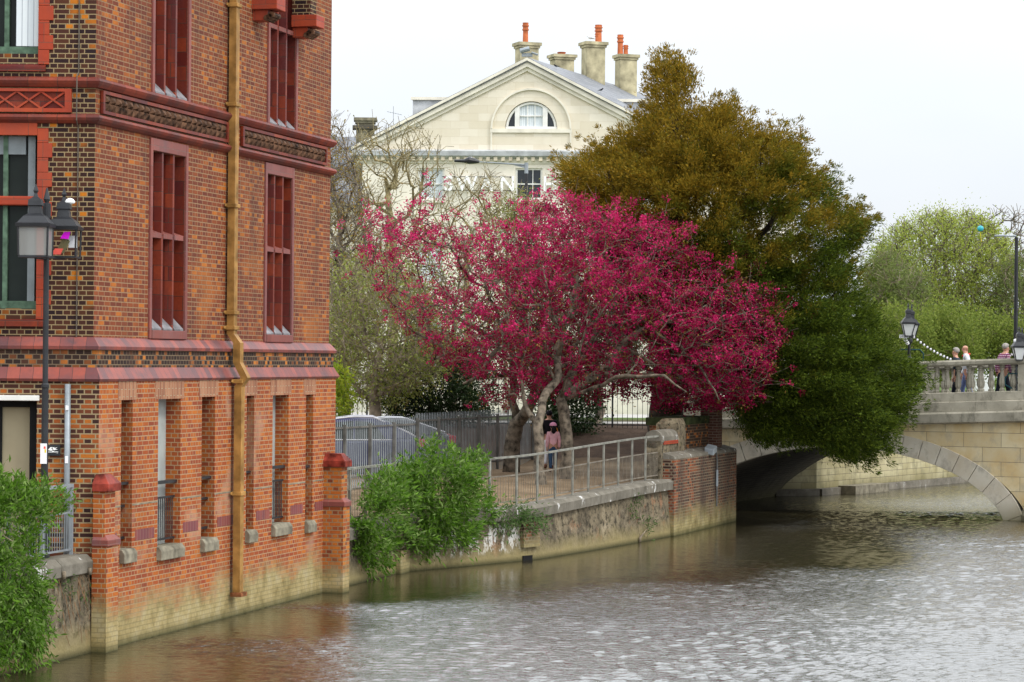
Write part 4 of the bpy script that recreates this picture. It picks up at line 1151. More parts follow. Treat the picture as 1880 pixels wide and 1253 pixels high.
def ironfence(name, a, c, zb, zt, nb, label, mat):
    th = thing(name, (a.x, a.y, zb), label, 'fence'); d = c - a; l = d.length; d = d.normalized(); s = Vector((-d.y, d.x, 0)); ang = math.atan2(d.y, d.x)
    for zz in (zb + .12, zt - .22):
        p = MB(); p.obox(a - s * .02 + Vector((0, 0, zz)), d * l, s * .04, (0, 0, .03)); p.build('rail', mat, th)
    for i in range(nb + 1):
        q = a + d * l * i / nb; p = MB(); p.box((q.x, q.y, (zb + zt) / 2), (.05, .05, zt - zb), ang); p.lathe([(.035, 0), (.05, .04), (.004, .12)], (q.x, q.y, zt), 6); p.build('post', mat, th)
    for i in range(nb):
        p = MB(); n = max(2, int(l / nb / .15))
        for k in range(1, n):
            q = a + d * l * (i + k / n) / nb; p.tube([q + Vector((0, 0, zb)), q + Vector((0, 0, zt - .06)), q + Vector((0, 0, zt + .06))], [.011, .011, .003], 4, False)
        p.build('bar_panel', mat, th)
    return th
ironfence('iron_fence', Vector((-6.2, 84.2, 0)), Vector((6.3, 81.6, 0)), 2.36, 3.92, 8, 'black iron railings between the earth bank and the pale pavement', M['black_iron'])
b = MB(); b.tube([at(622, 748, 80), at(622.5, 706, 80)], .07, 8)
tag(b.build('yellow_post', M['yellow'], origin=at(622, 748, 80)), 'bright yellow post among yellow green leaves by the brick building edge', 'post')

# low garden wall behind the pavement
lw = thing('garden_wall', (0, 98.5, 2.5), 'low cream wall behind the pale pavement and iron railings', 'wall')
b = MB(); b.obox((-14, 98.5, 2.3), (24, -.6, 0), (0, .35, 0), (0, 0, 1.55)); b.build('wall', M['bath_plain'], lw)
b = MB(); b.obox((-14, 98.42, 3.853), (24, -.6, 0), (0, .5, 0), (0, 0, .12)); b.build('coping', M['stone_sill'], lw)

# ------------------------------------------------------------------ hotel
HD = Vector((.9988, -.05, 0)); HI = Vector((.05, .9988, 0)); HO = Vector((0.7, 120, 0))
def HP(a, z, d=0.0): return HO + HD * a + HI * d + Vector((0, 0, z))
def hp(x, y, d=0.0):
    u, v = lev(x, y); k = u / F; o = HO + HI * d
    a = (k * o.y - o.x) / (HD.x - k * HD.y); Y = o.y + a * HD.y
    return a, CZ - v * Y / F
ho = thing('stone_hotel', (.7, 120, 2.5), 'large cream stone hotel with pedimented gable and white lettered sign', 'building')
ax, az = hp(968, 112); lx_, lz_ = hp(660, 276); rx_ = 2 * ax - lx_; 
def shape_holes(mb, outer, holes, depth):
    """outer/holes in (a,z); triangulated front and reveals"""
    polys = [[Vector((a, z, 0)) for a, z in outer]] + [[Vector((a, z, 0)) for a, z in h] for h in holes]
    flatp = [p for q in polys for p in q]
    tris = tessellate_polygon(polys)
    vs = [HP(p.x, p.y) for p in flatp]; fs = []
    for t in tris:
        nrm = (vs[t[1]] - vs[t[0]]).cross(vs[t[2]] - vs[t[0]])
        fs.append(tuple(t) if nrm.dot(HI) < 0 else tuple(t)[::-1])
    mb.add(vs, fs)
    for h in holes:
        for i in range(len(h)):
            a, c = h[i], h[(i + 1) % len(h)]
            mb.quad(HP(*a), HP(*c), HP(*c, depth), HP(*a, depth))
cz0, cz1 = hp(900, 276)[1], hp(900, 292)[1]
lc, lzz = hp(975, 237); LR = 1.2
lun = [(lc - LR, lzz), (lc + LR, lzz)] + [(lc + LR * math.cos(t), lzz + LR * 1.06 * math.sin(t)) for t in np.linspace(.12, math.pi - .12, 20)]
rects = []
for xc in (630 - 95, 630, 791, 971, 1150, 1270):
    a = hp(xc, 330)[0]; zt = hp(xc, 309)[1]
    rects.append((a - .62, a + .62, zt - 1.45, zt)); rects.append((a - .62, a + .62, zt - 5.3, zt - 3.4)); rects.append((a - .62, a + .62, zt - 9.2, zt - 7.1))
rects = [r for r in rects if r[0] > lx_ + .3]
b = MB(); shape_holes(b, [(lx_ - .1, cz0 - .2), (rx_ + .1, cz0 - .2), (ax, az - .1)], [lun], .25); b.build('pediment', M['bath'], ho)
b = MB(); wall_grid(b, HP, lx_ + .15, rx_ - .15, 2.3, cz0 - .2, rects, .2)
b.build('wall', M['render_cream'], ho)
def hbox(mb, a0, a1, z0, z1, front, back=0.0): return mb.obox(HP(a0, z0, -front), HD * (a1 - a0), HI * (front + back), (0, 0, z1 - z0))
for i, (a0, a1, z0, z1) in enumerate(rects):
    b = MB(); b.quad(HP(a0, z0, .17), HP(a1, z0, .17), HP(a1, z1, .17), HP(a0, z1, .17))
    cur = abs((a0 + a1) / 2 - hp(791, 330)[0]) < .1
    w = b.build('window', M['curtain'] if cur else M['glass'], ho)
    f = MB()
    for q0, q1, e0_, e1_ in ((a0, a0 + .09, z0, z1), (a1 - .09, a1, z0, z1), (a0 + .09, a1 - .09, z0, z0 + .1), (a0 + .09, a1 - .09, z1 - .08, z1), (a0 + .09, a1 - .09, (z0 + z1) / 2 - .025, (z0 + z1) / 2 + .025)): hbox(f, q0, q1, e0_, e1_, -.10, .165)
    for k in (1, 2):
        c = a0 + .09 + (a1 - a0 - .18) * k / 3; hbox(f, c - .015, c + .015, z0 + .1, z1 - .08, -.12, .165)
    f.build('frame', M['white_wood'], w)
    f = MB(); hbox(f, a0 - .08, a1 + .08, z0 - .14, z0 - .003, .1, .1); f.build('sill', M['bath_plain'], w)
# lunette
b = MB(); P = [HP(a, z, .2) for a, z in lun]; b.add(P, [tuple(range(len(P)))]); lw_ = b.build('lunette_window', M['glass'], ho)
b = MB(); hbox(b, lc - .52, lc + .52, lzz + .1, lzz + 1.1, -.175, .19); b.build('curtain', M['curtain'], lw_)
f = MB()
hbox(f, lc - LR + .02, lc + LR - .02, lzz + .003, lzz + .11, -.05, .19)
for c, w in ((-.64, .22), (.64, .22)): hbox(f, lc + c - w / 2, lc + c + w / 2, lzz + .11, lzz + .98, -.06, .19)
for c in (-.17, .17): hbox(f, lc + c - .02, lc + c + .02, lzz + .11, lzz + 1.22, -.12, .18)
hbox(f, lc - .52, lc + .52, lzz + .58, lzz + .63, -.11, .18)
ring = [(lc + LR * .94 * math.cos(t), lzz + LR * .99 * math.sin(t)) for t in np.linspace(.1, math.pi - .1, 18)]
f.tube([HP(a, z, .12) for a, z in ring], .065, 6); f.build('frame', M['white_wood'], lw_)
b = MB(); RR = 1.86
ring = [(lc + RR * math.cos(t), lzz + RR * math.sin(t)) for t in np.linspace(0, math.pi, 28)]
for (a0, z0), (a1, z1) in zip(ring, ring[1:]):
    i0 = (lc + (a0 - lc) * .955, lzz + (z0 - lzz) * .955); i1 = (lc + (a1 - lc) * .955, lzz + (z1 - lzz) * .955)
    b.prism([HP(a0, z0, .01), HP(a1, z1, .01), HP(*i1, .01), HP(*i0, .01)], -HI * .11)
b.build('arch_moulding', M['bath_plain'], ho)
b = MB(); hbox(b, lc - RR - .02, lc + RR + .02, lzz - .18, lzz - .003, .08, .01)
for s in (-1, 1): hbox(b, lc + s * (RR - .04) - .04, lc + s * (RR - .04) + .04, cz0 - .1, lzz - .183, .075, .01)
b.build('sill_band', M['bath_plain'], ho)
# cornice, dentils, raking cornice
b = MB(); b.prism([HP(lx_ - .3, cz1, .02), HP(lx_ - .3, cz1, -.12), HP(lx_ - .3, cz1 + .12, -.3), HP(lx_ - .3, cz0 - .07, -.34), HP(lx_ - .3, cz0 + .03, .02)], HD * (rx_ - lx_ + .6)); co = b.build('cornice', M['lead'], ho)
b = MB(); b.prism([HP(lx_ - .2, cz1 - .22, .02), HP(lx_ - .2, cz1 - .22, -.05), HP(lx_ - .2, cz1 - .003, -.08), HP(lx_ - .2, cz1 - .003, .02)], HD * (rx_ - lx_ + .4)); b.build('bed_moulding', M['bath_plain'], co)
d = MB(); k = lx_
while k < rx_: hbox(d, k, k + .16, cz1 - .10, cz1 + .07, .235, .0); k += .345
d.build('dentils', M['dentil'], co)
for s in (-1, 1):
    ex = (lx_ - .35) if s < 0 else (rx_ + .35); ez = cz0 - .02
    b = MB(); v = Vector((ex - ax, ez - az)); v.normalize(); nrm = Vector((-v.y, v.x)) if s > 0 else Vector((v.y, -v.x))
    if nrm.y < 0: nrm = -nrm
    A0, A1 = (ax, az), (ex, ez)
    def band(mb, lo, hi, fr, bk=.02):
        q = [HP(A0[0], A0[1] + lo / abs(nrm.y), bk), HP(A1[0], A1[1] + lo / abs(nrm.y), bk), HP(A1[0], A1[1] + hi / abs(nrm.y), bk), HP(A0[0], A0[1] + hi / abs(nrm.y), bk)]
        mb.prism(q, -HI * (fr + bk))
    band(b, -.42, -.26, .10); band(b, -.257, -.02, .22); band(b, -.017, .10, .34); b.build('raking_cornice', M['bath_plain'], ho)
# roof running back
RG = Vector((.36, .933, 0)); RLN = 19.0
for s in (-1, 1):
    ex = (lx_ - .5) if s < 0 else (rx_ + .5)
    a_, c_ = HP(ax, az + .13, -.3), HP(ex, cz0 + .05, -.3)
    b = MB(); b.prism([a_, c_, c_ + RG * RLN, a_ + RG * RLN], (0, 0, -.2)); b.build('roof', M['slate'], ho)
b = MB(); o1, o2, o3 = HP(lx_ + .15, 2.3), HP(rx_ - .15, 2.3), HP(ax, az - .25)
z14 = Vector((0, 0, cz0 - .25 - 2.3)); gb = RG * (RLN - .2)
b.quad(o1, o1 + z14, o1 + z14 + gb, o1 + gb); b.quad(o2, o2 + gb, o2 + gb + z14, o2 + z14); b.quad(o1 + gb, o1 + gb + z14, o2 + gb + z14, o2 + gb); b.add([o1 + gb + z14, o3 + gb, o2 + gb + z14], [(0, 1, 2)]); b.build('wall', M['render_cream'], ho)
# chimneys
def chimney(parent, xa, xb, yt, Y, zb_, pots, ang=.35, capy=None, mat=None):
    a, c = at(xa, yt, Y), at(xb, yt, Y); w = (c.x - a.x) * .70; cx = (a.x + c.x) / 2; zt = a.z
    b = MB(); b.box((cx, Y, (zb_ + zt - .28) / 2), (w, w * .8, zt - .28 - zb_), ang); ch = b.build('chimney', mat or M['chimney'], parent)
    b = MB(); b.box((cx, Y, zt - .22), (w * 1.12, w * .92, .11), ang); b.box((cx, Y, zt - .085), (w * 1.26, w * 1.06, .15), ang); b.build('cap', mat or M['chimney'], ch)
    for px_, y0, r in pots:
        q = at(px_, y0, Y); h = q.z - zt + .02
        b = MB(); b.lathe([(r * 1.1, -.02), (r * .95, .05), (r * .88, h * .6), (r * 1.15, h * .62), (r * 1.15, h * .68), (r * .95, h * .70), (r * .95, h * .80), (r * 1.18, h * .82), (r * 1.18, h * .88), (r * .95, h * .9), (r * 1.05, h), (r * .7, h)], (q.x, Y, zt), 12); b.build('chimney_pot', M['pot'], ch)
chimney(ho, 942, 993, 79, 125, 15.5, [(965, 43, .14)])
chimney(ho, 1006, 1058, 101, 134, 15, [(1031, 97, .2)])
chimney(ho, 1064, 1115, 78, 127.5, 12.5, [(1098, 62, .14), (1099, 47, .17)])
chimney(ho, 1126, 1173, 101, 131, 12.5, [(1139, 65, .15), (1149, 84, .12)])
for xa, xb, y0, y1, Y in ((1137, 1215, 188, 230, 122.5), (758, 830, 184, 225, 126)):
    a, c = at(xa, y0, Y), at(xb, y1, Y); b = MB(); b.obox((a.x, Y, c.z - 1.2), (c.x - a.x, 0, 0), (.5, 2.2, 0), (0, 0, a.z - c.z + 1.2)); dm = b.build('dormer', M['lead'], ho)
    b = MB(); b.obox((a.x - .1, Y - .12, a.z + .003), (c.x - a.x + .2, 0, 0), (.5, 2.4, 0), (0, 0, .14)); b.build('roof', M['bath_plain'], dm)
# sign letters
sg = thing('hotel_sign', HP(0, hp(900, 351)[1], -.25), 'white hotel letters on thin black rails across the cream hotel front', 'sign')
zs0, zs1 = hp(900, 352)[1], hp(900, 324)[1]
b = MB()
for z in (zs0 + .04, zs1 - .04): b.tube([HP(hp(812, 330)[0], z, -.16), HP(hp(944, 330)[0], z, -.16)], .018, 5); b.tube([HP(hp(998, 330)[0], z, -.16), HP(hp(1160, 330)[0], z, -.16)], .018, 5)
for x in (815, 834, 882, 937, 1004, 1040, 1090, 1140):
    for z in (zs0 + .04, zs1 - .04): b.tube([HP(hp(x, 330)[0], z, -.16), HP(hp(x, 330)[0], z, .01)], .03, 5)
b.build('rail', M['black_iron'], sg)
for chx, xc in (('S', 824), ('W', 858), ('A', 893), ('N', 932), ('H', 1010), ('O', 1046), ('T', 1081), ('E', 1115), ('L', 1148)):
    cu = bpy.data.curves.new('letter', 'FONT'); cu.body = chx; cu.size = 1.0; cu.extrude = .03; cu.align_x = 'CENTER'; cu.offset = .012
    ob = bpy.data.objects.new('tmp', cu); COL.objects.link(ob)
    dg = bpy.context.evaluated_depsgraph_get(); me = bpy.data.meshes.new_from_object(ob.evaluated_get(dg)); bpy.data.objects.remove(ob)
    ys = [v.co.y for v in me.vertices]; k = (zs1 - zs0) / (max(ys) - min(ys)); y0 = min(ys); a = hp(xc, 340)[0]
    b = MB(); b.add([HP(a + v.co.x * k * .95, zs0 + (v.co.y - y0) * k, -.20 - v.co.z) for v in me.vertices], [tuple(p.vertices) for p in me.polygons]); b.build('letter', M['white_letter'], sg)
# camera on the gable, gull, pigeons, aerial
b = MB(); q = HP(ax, az + .25, -.25); b.tube([q + Vector((-.32, -.05, .16)), q + Vector((.1, 0, .28))], .11, 8); b.box(q + Vector((0, .1, .0)), (.5, .16, .16)); b.tube([q + Vector((.2, 0, .1)), q + Vector((.5, 0, .0))], .05, 6)
tag(b.build('security_camera', M['steel'], origin=q), 'grey security camera on the peak of the hotel gable', 'camera')
def bird(name, p, s, label, mats, face=-1):
    th = thing(name, p, label, 'bird'); p = Vector(p)
    b = MB(); b.tube([p + Vector((face * x * s, 0, z * s)) for x, z in ((-1.0, .62), (-.6, .70), (-.2, .78), (.2, .85), (.42, 1.0), (.55, 1.22), (.66, 1.32), (.78, 1.30), (.86, 1.26), (1.0, 1.22))], [s * r for r in (.03, .12, .24, .28, .25, .17, .15, .12, .05, .012)], 8)
    b.tube([p + Vector((0, .06 * s, .6 * s)), p + Vector((0, .06 * s, 0))], .03 * s, 4); b.tube([p + Vector((0, -.06 * s, .6 * s)), p + Vector((0, -.06 * s, 0))], .03 * s, 4)
    b.build('body', mats[0], th, smooth=True)
    for sd in (-1, 1):
        b = MB(); b.tube([p + Vector((face * .32 * s, sd * .25 * s, .92 * s)), p + Vector((face * -.2 * s, sd * .27 * s, .82 * s)), p + Vector((face * -1.15 * s, sd * .08 * s, .58 * s))], [.05 * s, .14 * s, .02 * s], 6); b.build('wing', mats[1], th, smooth=True)
bird('gull', at(1084, 76.5, 127.5), .2, 'grey and white gull standing on the tallest hotel chimney', (M['white_cloth'], M['steel']))
bird('pigeon', at(1021, 126, 121.5), .14, 'dark pigeon on the slate roof nearer the hotel gable peak', (M['black_cloth'], M['jacket']))
bird('pigeon', at(1103, 170, 121), .14, 'dark pigeon on the slate roof below the tallest chimney', (M['black_cloth'], M['jacket']), 1)
q = at(722, 235, 121.5); b = MB(); b.tube([q, q + Vector((0, 0, 1.0))], .015, 4); b.tube([q + Vector((-.3, 0, .75)), q + Vector((.4, 0, .6))], .012, 4)
for k in range(6): b.tube([q + Vector((-.25 + k * .12, -.2, .74 - k * .025)), q + Vector((-.25 + k * .12, .2, .74 - k * .025))], .008, 4)
tag(b.build('tv_aerial', M['steel'], origin=q), 'thin television aerial above the left slope of the hotel gable', 'aerial')

# neighbouring slate roofed house on the left
nb = thing('slate_house', (-9, 126, 2.5), 'slate roofed house with a tall stone chimney left of the hotel', 'building')
b = MB(); b.obox((-22, 126, 2.3), (14.5, 0, 0), (0, 9, 0), (0, 0, 9.6)); b.build('wall', M['render_cream'], nb)
za, zr = 11.9, at(640, 250, 130).z
b = MB(); b.prism([Vector((-22.4, 125.6, za)), Vector((-22.4, 130.5, zr)), Vector((-22.4, 135.4, za))], (15.2, 0, 0)); b.build('roof', M['slate'], nb)
chimney(nb, 647, 695, 217, 127.5, 11.5, [], .05, mat=plain('dark chimney stone', (.21, .19, .13), .9, var=.4))
q = at(670, 235, 127.5); b = MB(); b.box((q.x, 127.5, q.z), (1.2, .95, .16), .05); b.build('chimney_band', plain('sooty stone', (.10, .09, .07), .9), nb)

# modern street lamp in front of the hotel
Ys = 101.0; p0 = at(966, 700, Ys); pt = at(966.5, 299, Ys); pm = at(966.5, 318, Ys)
sl = thing('street_lamp', (pt.x, Ys, 2.5), 'modern black street lamp with a long arm in front of the hotel window', 'street lamp')
b = MB(); b.tube([(pt.x, Ys, 2.5), (pt.x, Ys, 5.5), (pt.x, Ys, pm.z)], [.085, .07, .06], 10); b.build('post', M['black_iron'], sl)
b = MB(); b.tube([(pt.x, Ys, pm.z - .02), (pt.x, Ys, pt.z)], .075, 10); q0 = at(964, 303, Ys); q1 = at(878, 297.5, Ys); b.tube([q0, q1], [.035, .02], 6); b.prism([at(964, 304, Ys), at(964, 309, Ys), at(942, 303.5, Ys)], (0, .03, 0)); b.build('arm', M['steel'], sl)
b = MB(); b.tube([at(880, 297.5, Ys), at(872, 296, Ys), at(862, 294.5, Ys), at(852, 296, Ys), at(834, 295.5, Ys)], [.05, .10, .15, .07, .05], 8); hd = b.build('lamp_head', M['black_iron'], sl)
b = MB(); b.tube([at(864.5, 292.5, Ys), at(864.5, 288.5, Ys)], .05, 8); b.build('sensor', M['paper'], hd)
# ------------------------------------------------------------------ bridge
YAW = math.radians(23); BC = Vector((9.72, 77.5, 0)); BD = Vector((math.cos(YAW), -math.sin(YAW), 0)); BN = Vector((math.sin(YAW), math.cos(YAW), 0))
SL = .04; BW = 10.5; AA, AH, AS = 5.05, 2.58, -.57
def BP(d, z, n=0.0, sl=True): return BC + BD * d + BN * n + Vector((0, 0, z + (SL * d if sl else 0)))
def ell(d, a, h): return AS + h * math.sqrt(max(0, 1 - (d / a) ** 2))
br = thing('stone_bridge', (BC.x, BC.y, 0), 'pale stone arched road bridge with balustrade across the river', 'bridge')
ZC = 2.62
PIT = 12.9; D0, D1 = -5.9, PIT + 7.2
for side in (0, 1):
    b = MB(); n0 = 0 if side == 0 else BW
    for arch in (0, 1):
        c0 = arch * PIT; N_ = 44; ds = [-5.72 * math.cos(math.pi * i / N_) for i in range(N_ + 1)]
        for a, c in zip(ds, ds[1:]):
            za, zc = ell(a, 5.75, AH + .5), ell(c, 5.75, AH + .5)
            q = [BP(c0 + a, za, n0, False), BP(c0 + c, zc, n0, False), BP(c0 + c, ZC, n0), BP(c0 + a, ZC, n0)]
            b.quad(*(q if side == 0 else q[::-1]))
            if za < -.5 or a < -5.6 or c > 5.6: pass
    for a, c in ((5.72, PIT - 5.72), (PIT + 5.72, D1)):
        q = [BP(a, -1.2, n0, False), BP(c, -1.2, n0, False), BP(c, ZC, n0), BP(a, ZC, n0)]; b.quad(*(q if side == 0 else q[::-1]))
    b.build('spandrel_wall', M['spandrel'], br)
for arch in (0, 1):
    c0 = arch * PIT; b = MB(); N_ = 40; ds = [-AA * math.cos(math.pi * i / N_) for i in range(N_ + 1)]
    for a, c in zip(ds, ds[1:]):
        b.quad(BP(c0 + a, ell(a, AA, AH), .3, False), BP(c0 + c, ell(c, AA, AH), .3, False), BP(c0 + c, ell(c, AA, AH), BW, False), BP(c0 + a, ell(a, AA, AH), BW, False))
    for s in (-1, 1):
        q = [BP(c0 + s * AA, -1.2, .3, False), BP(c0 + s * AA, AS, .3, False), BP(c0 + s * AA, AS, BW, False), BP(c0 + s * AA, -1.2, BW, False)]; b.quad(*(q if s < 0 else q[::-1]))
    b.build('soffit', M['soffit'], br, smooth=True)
    nv = 23; th_ = [math.pi * (i / nv) for i in range(nv + 1)]
    # equal-length voussoirs
    dd = np.linspace(-AA, AA, 2000); zz = np.array([ell(x, AA, AH) for x in dd]); L = np.concatenate([[0], np.cumsum(np.hypot(np.diff(dd), np.diff(zz)))])
    cut = np.interp(np.linspace(0, L[-1], nv + 1), L, dd)
    def outer(d):
        z = ell(d, AA, AH); e = 1e-3; dz = (ell(min(AA, d + e), AA, AH) - ell(max(-AA, d - e), AA, AH)) / (2 * e)
        dz = max(-6, min(6, dz)); l = math.hypot(1, dz); return d - dz / l * .58, z + .58 / l
    for i in range(nv):
        a, c = cut[i], cut[i + 1]; b = MB(); g = .008
        (oa, za), (oc, zc) = outer(a), outer(c); m_ = (a + c) / 2; (om, zm) = outer(m_)
        P = [(a + g, ell(a, AA, AH)), (m_, ell(m_, AA, AH)), (c - g, ell(c, AA, AH)), (oc - g, zc), (om, zm), (oa + g, za)]
        b.prism([BP(c0 + x, z, -.035 - .006 * (i % 2), False) for x, z in P], BN * .36)
        b.build('voussoir', M['voussoir'], br, bevel=.012)
# pier with rounded cutwater
for cd in (PIT / 2,):
    b = MB(); pr = [(-1.05, 0), (-.85, -.35), (-.4, -.75), (0, -.9), (.4, -.75), (.85, -.35), (1.05, 0)]
    b.prism([BP(cd + x, -1.2, y + .02, False) for x, y in pr], (0, 0, 1.36)); pr2 = [BP(cd + x, .16, y + .02, False) for x, y in pr]; ap = [BP(cd + x * .8, .62, -.02, False) for x, y in pr]
    b.add(pr2 + ap, [(i, i + 1, 7 + i + 1, 7 + i) for i in range(6)]); b.build('cutwater', M['bridge_grey'], br)
def run(name, mat, prof, a=D0, c=D1, n0=0.0, flip=1):
    b = MB(); k = 8
    for i in range(k):
        x0, x1 = a + (c - a) * i / k, a + (c - a) * (i + 1) / k
        P = [BP(x0, z, n0 - flip * y) for y, z in prof]; Q = [BP(x1, z, n0 - flip * y) for y, z in prof]; m = len(prof)
        b.add(P + Q, [((j, (j + 1) % m, m + (j + 1) % m, m + j) if flip < 0 else (m + j, m + (j + 1) % m, (j + 1) % m, j)) for j in range(m)])
    return b.build(name, mat, br)
for n0, fl_ in ((0.0, 1), (BW, -1)):
    run('cornice', M['bridge_grey'], [(-.3, ZC + .002), (.05, ZC + .002), (.22, ZC + .05), (.25, ZC + .30), (.21, ZC + .355), (-.3, ZC + .355)], n0=n0, flip=fl_)
    run('plinth_course', M['bridge_grey'], [(-.42, ZC + .36), (.10, ZC + .36), (.10, ZC + .63), (.03, ZC + .655), (-.36, ZC + .655)], n0=n0, flip=fl_)
    run('plinth_course', M['bridge_grey'], [(-.34, ZC + .66), (.015, ZC + .66), (.015, ZC + .90), (-.02, ZC + .92), (-.32, ZC + .92)], n0=n0, flip=fl_)
    run('hand_rail', M['bridge_grey'], [(-.34, ZC + 1.68), (.0, ZC + 1.68), (.05, ZC + 1.73), (.05, ZC + 1.81), (.0, ZC + 1.86), (-.34, ZC + 1.86), (-.39, ZC + 1.81), (-.39, ZC + 1.73)], n0=n0, flip=fl_)
# pedestals and balusters
peds = [-5.6, .2, 5.55, 10.4, 15.2, 19.8]
for n0 in (.0, BW - .34):
    for i, pd in enumerate(peds):
        w = .95 if i == 3 else .5
        b = MB(); b.obox(BP(pd - w / 2, ZC + .92, n0 + .0), BD * w + Vector((0, 0, SL * w)), BN * .32, (0, 0, .758)); ped = b.build('pedestal', M['bridge_grey'], br)
        if i == 3 and n0 == 0:
            b = MB()
            for x0, x1, z0, z1 in ((-.3, .3, .02, .1), (-.3, .3, .64, .72), (-.3, -.22, .1, .64), (.22, .3, .1, .64)): b.obox(BP(pd + x0, ZC + .93 + z0, -.03), BD * (x1 - x0), BN * .05, (0, 0, z1 - z0))
            b.build('panel', M['bridge_grey'], ped)
BPROF = [(.085, 0), (.085, .06), (.06, .075), (.055, .10), (.085, .16), (.098, .23), (.092, .31), (.07, .42), (.052, .54), (.05, .60), (.066, .615), (.066, .65), (.05, .665), (.08, .69), (.085, .758)]
proto = None
for n0 in (.16, BW - .18):
    for a, c in zip(peds, peds[1:]):
        n = int((c - a - .6) / .315)
        for k in range(n):
            if n0 > 1 and (a < -5 or a > 14): continue
            d = a + .42 + (c - a - .84) * k / max(1, n - 1)
            q = BP(d, ZC + .92, n0)
            if proto is None:
                b = MB(); b.lathe(BPROF, q, 10); proto = b.build('baluster', M['bridge_grey'], br, smooth=False, origin=q); PQ = proto.location.copy() - q
            else:
                o = proto.copy(); COL.objects.link(o); o.parent = br; o.location = q + PQ
b = MB(); 
for i in range(8):
    x0, x1 = D0 + (D1 - D0) * i / 8, D0 + (D1 - D0) * (i + 1) / 8
    b.quad(BP(x0, 3.12, .3), BP(x1, 3.12, .3), BP(x1, 3.12, BW - .3), BP(x0, 3.12, BW - .3))
b.build('deck', M['asphalt'], br)
b = MB(); b.obox(BP(D0, -1, .0, False), BN * BW, (0, 0, 4.0), BD * .0 + Vector((-.01, 0, 0))); b.build('abutment', M['spandrel'], br)

# embankment beyond the bridge
fw = thing('embankment_wall', (13, 94, 0), 'ochre stone embankment wall seen through the bridge arch', 'wall')
b = MB(); FWL = [(8.85, 88.3), (10.4, 89.0), (13.8, 94.4), (17.3, 100), (30, 114.8), (60, 150)]
for (x0, y0), (x1, y1) in zip(FWL, FWL[1:]): b.quad((x0, y0, -1), (x1, y1, -1), (x1, y1, 2.6), (x0, y0, 2.6))
b.build('wall', M['farwall'], fw)
for (x0, y0), (x1, y1) in zip(FWL, FWL[1:]):
    d = Vector((x1 - x0, y1 - y0, 0)); s = Vector((d.y, -d.x, 0)).normalized()
    b = MB(); b.obox(Vector((x0, y0, -.6)) - s * .1, d, s * .32, (0, 0, .82)); b.build('footing', M['coping'], fw)
b = MB(); q = Vector((11.3, 90.2, 0)); b.obox(q + Vector((0, 0, -.5)), Vector((1.5, 2.4, 0)), Vector((.55, -.35, 0)), (0, 0, .78)); b.build('landing_step', M['stone_sill'], fw)

# lamps on the bridge
def bridge_lamp(label, loc):
    th = thing('bridge_lamp', loc, label, 'lamp post', 'twin lantern lamps on the bridge'); l = Vector(loc)
    b = MB(); b.lathe([(.13, 0), (.13, .5), (.09, .55), (.06, .7), (.045, 1.3), (.09, 1.36), (.05, 1.42), (.04, 1.75), (.1, 1.85), (.1, 1.92), (.04, 1.98)], l, 10)
    b.tube([l + Vector((-.12, -.12, 2.02)), l + Vector((0, 0, 1.88)), l + Vector((.12, .12, 2.02))], .03, 6); b.build('post', M['black_iron'], th)
    for k, (dx, dy) in enumerate(((-.07, -.2), (.1, .22))):
        f = MB(); g = MB(); lantern(f, g, l + Vector((dx, dy, 2.03 - .03 * k)), .36, .34, .55); ln = f.build('lantern', M['black_iron'], th); g.build('pane', M['lantern_white'], ln)
    b = MB()
    for s in (-1, 1): b.tube([l + Vector((s * .05, 0, 1.62)), l + Vector((s * .32, 0, 1.62)), l + Vector((s * .42, 0, 1.5)), l + Vector((s * .42, 0, 1.3)), l + Vector((s * .05, 0, 1.1))], .022, 5)
    b.build('bracket', M['tarpblue'], th); return th
q1 = at(1669, 660, 77.2); z = 3.30; l1 = bridge_lamp('black twin lantern with dark green brackets on the bridge, half hidden by the yew', (q1.x, 77.2, z))
q2 = at(1872.5, 660, 75.6); l2 = copy_tree(l1); l2.location = (q2.x, 75.6, 2.62); l2['label'] = 'black twin lantern on the bridge at the right edge, beside the tall plain pole'
ORG[l2.name] = tuple(l2.location)
b = MB(); q = at(1660, 618, 77.0); b.box(q, (.28, .02, .10)); pl = tag(b.build('white_plate', M['paper'], origin=q), 'small white plate lettered in black on the twin lantern post, beside the yew', 'sign')
for i, chx in enumerate('SPICE'):
    cu = bpy.data.curves.new('letter', 'FONT'); cu.body = chx; cu.size = .085; cu.extrude = .002; cu.align_x = 'CENTER'
    ob = bpy.data.objects.new('tmp', cu); COL.objects.link(ob); dg = bpy.context.evaluated_depsgraph_get(); me = bpy.data.meshes.new_from_object(ob.evaluated_get(dg)); bpy.data.objects.remove(ob)
    b = MB(); b.add([q + Vector((-.1 + .05 * i + v.co.x, -.013 - v.co.z, v.co.y - .03)) for v in me.vertices], [tuple(p.vertices) for p in me.polygons]); b.build('letter', M['black_iron'], pl)
q = at(1663, 624, 77.0); b = MB(); b.ball(q, .07, 8); b.ball(q + Vector((.05, 0, -.1)), .06, 8); tag(b.build('white_bulbs', M['paper'], origin=q), 'two white globe bulbs hanging under the white plate on the lantern post', 'bulb')
q = at(1863.5, 655, 79); pt = at(1866.3, 436, 79)
tp_ = thing('tall_pole', (pt.x, 79, 3.2), 'tall plain black street light pole with a thin arm at the right edge', 'street lamp')
b = MB(); b.tube([(pt.x, 79, 3.0), (pt.x, 79, 5.2), (pt.x, 79, pt.z)], [.085, .065, .055], 10); b.build('post', M['black_iron'], tp_)
b = MB(); b.tube([at(1866, 434, 79), at(1852, 434, 79), at(1845, 433, 79), at(1826, 433.5, 79)], [.03, .02, .03, .03], 6); b.build('arm', M['steel'], tp_)
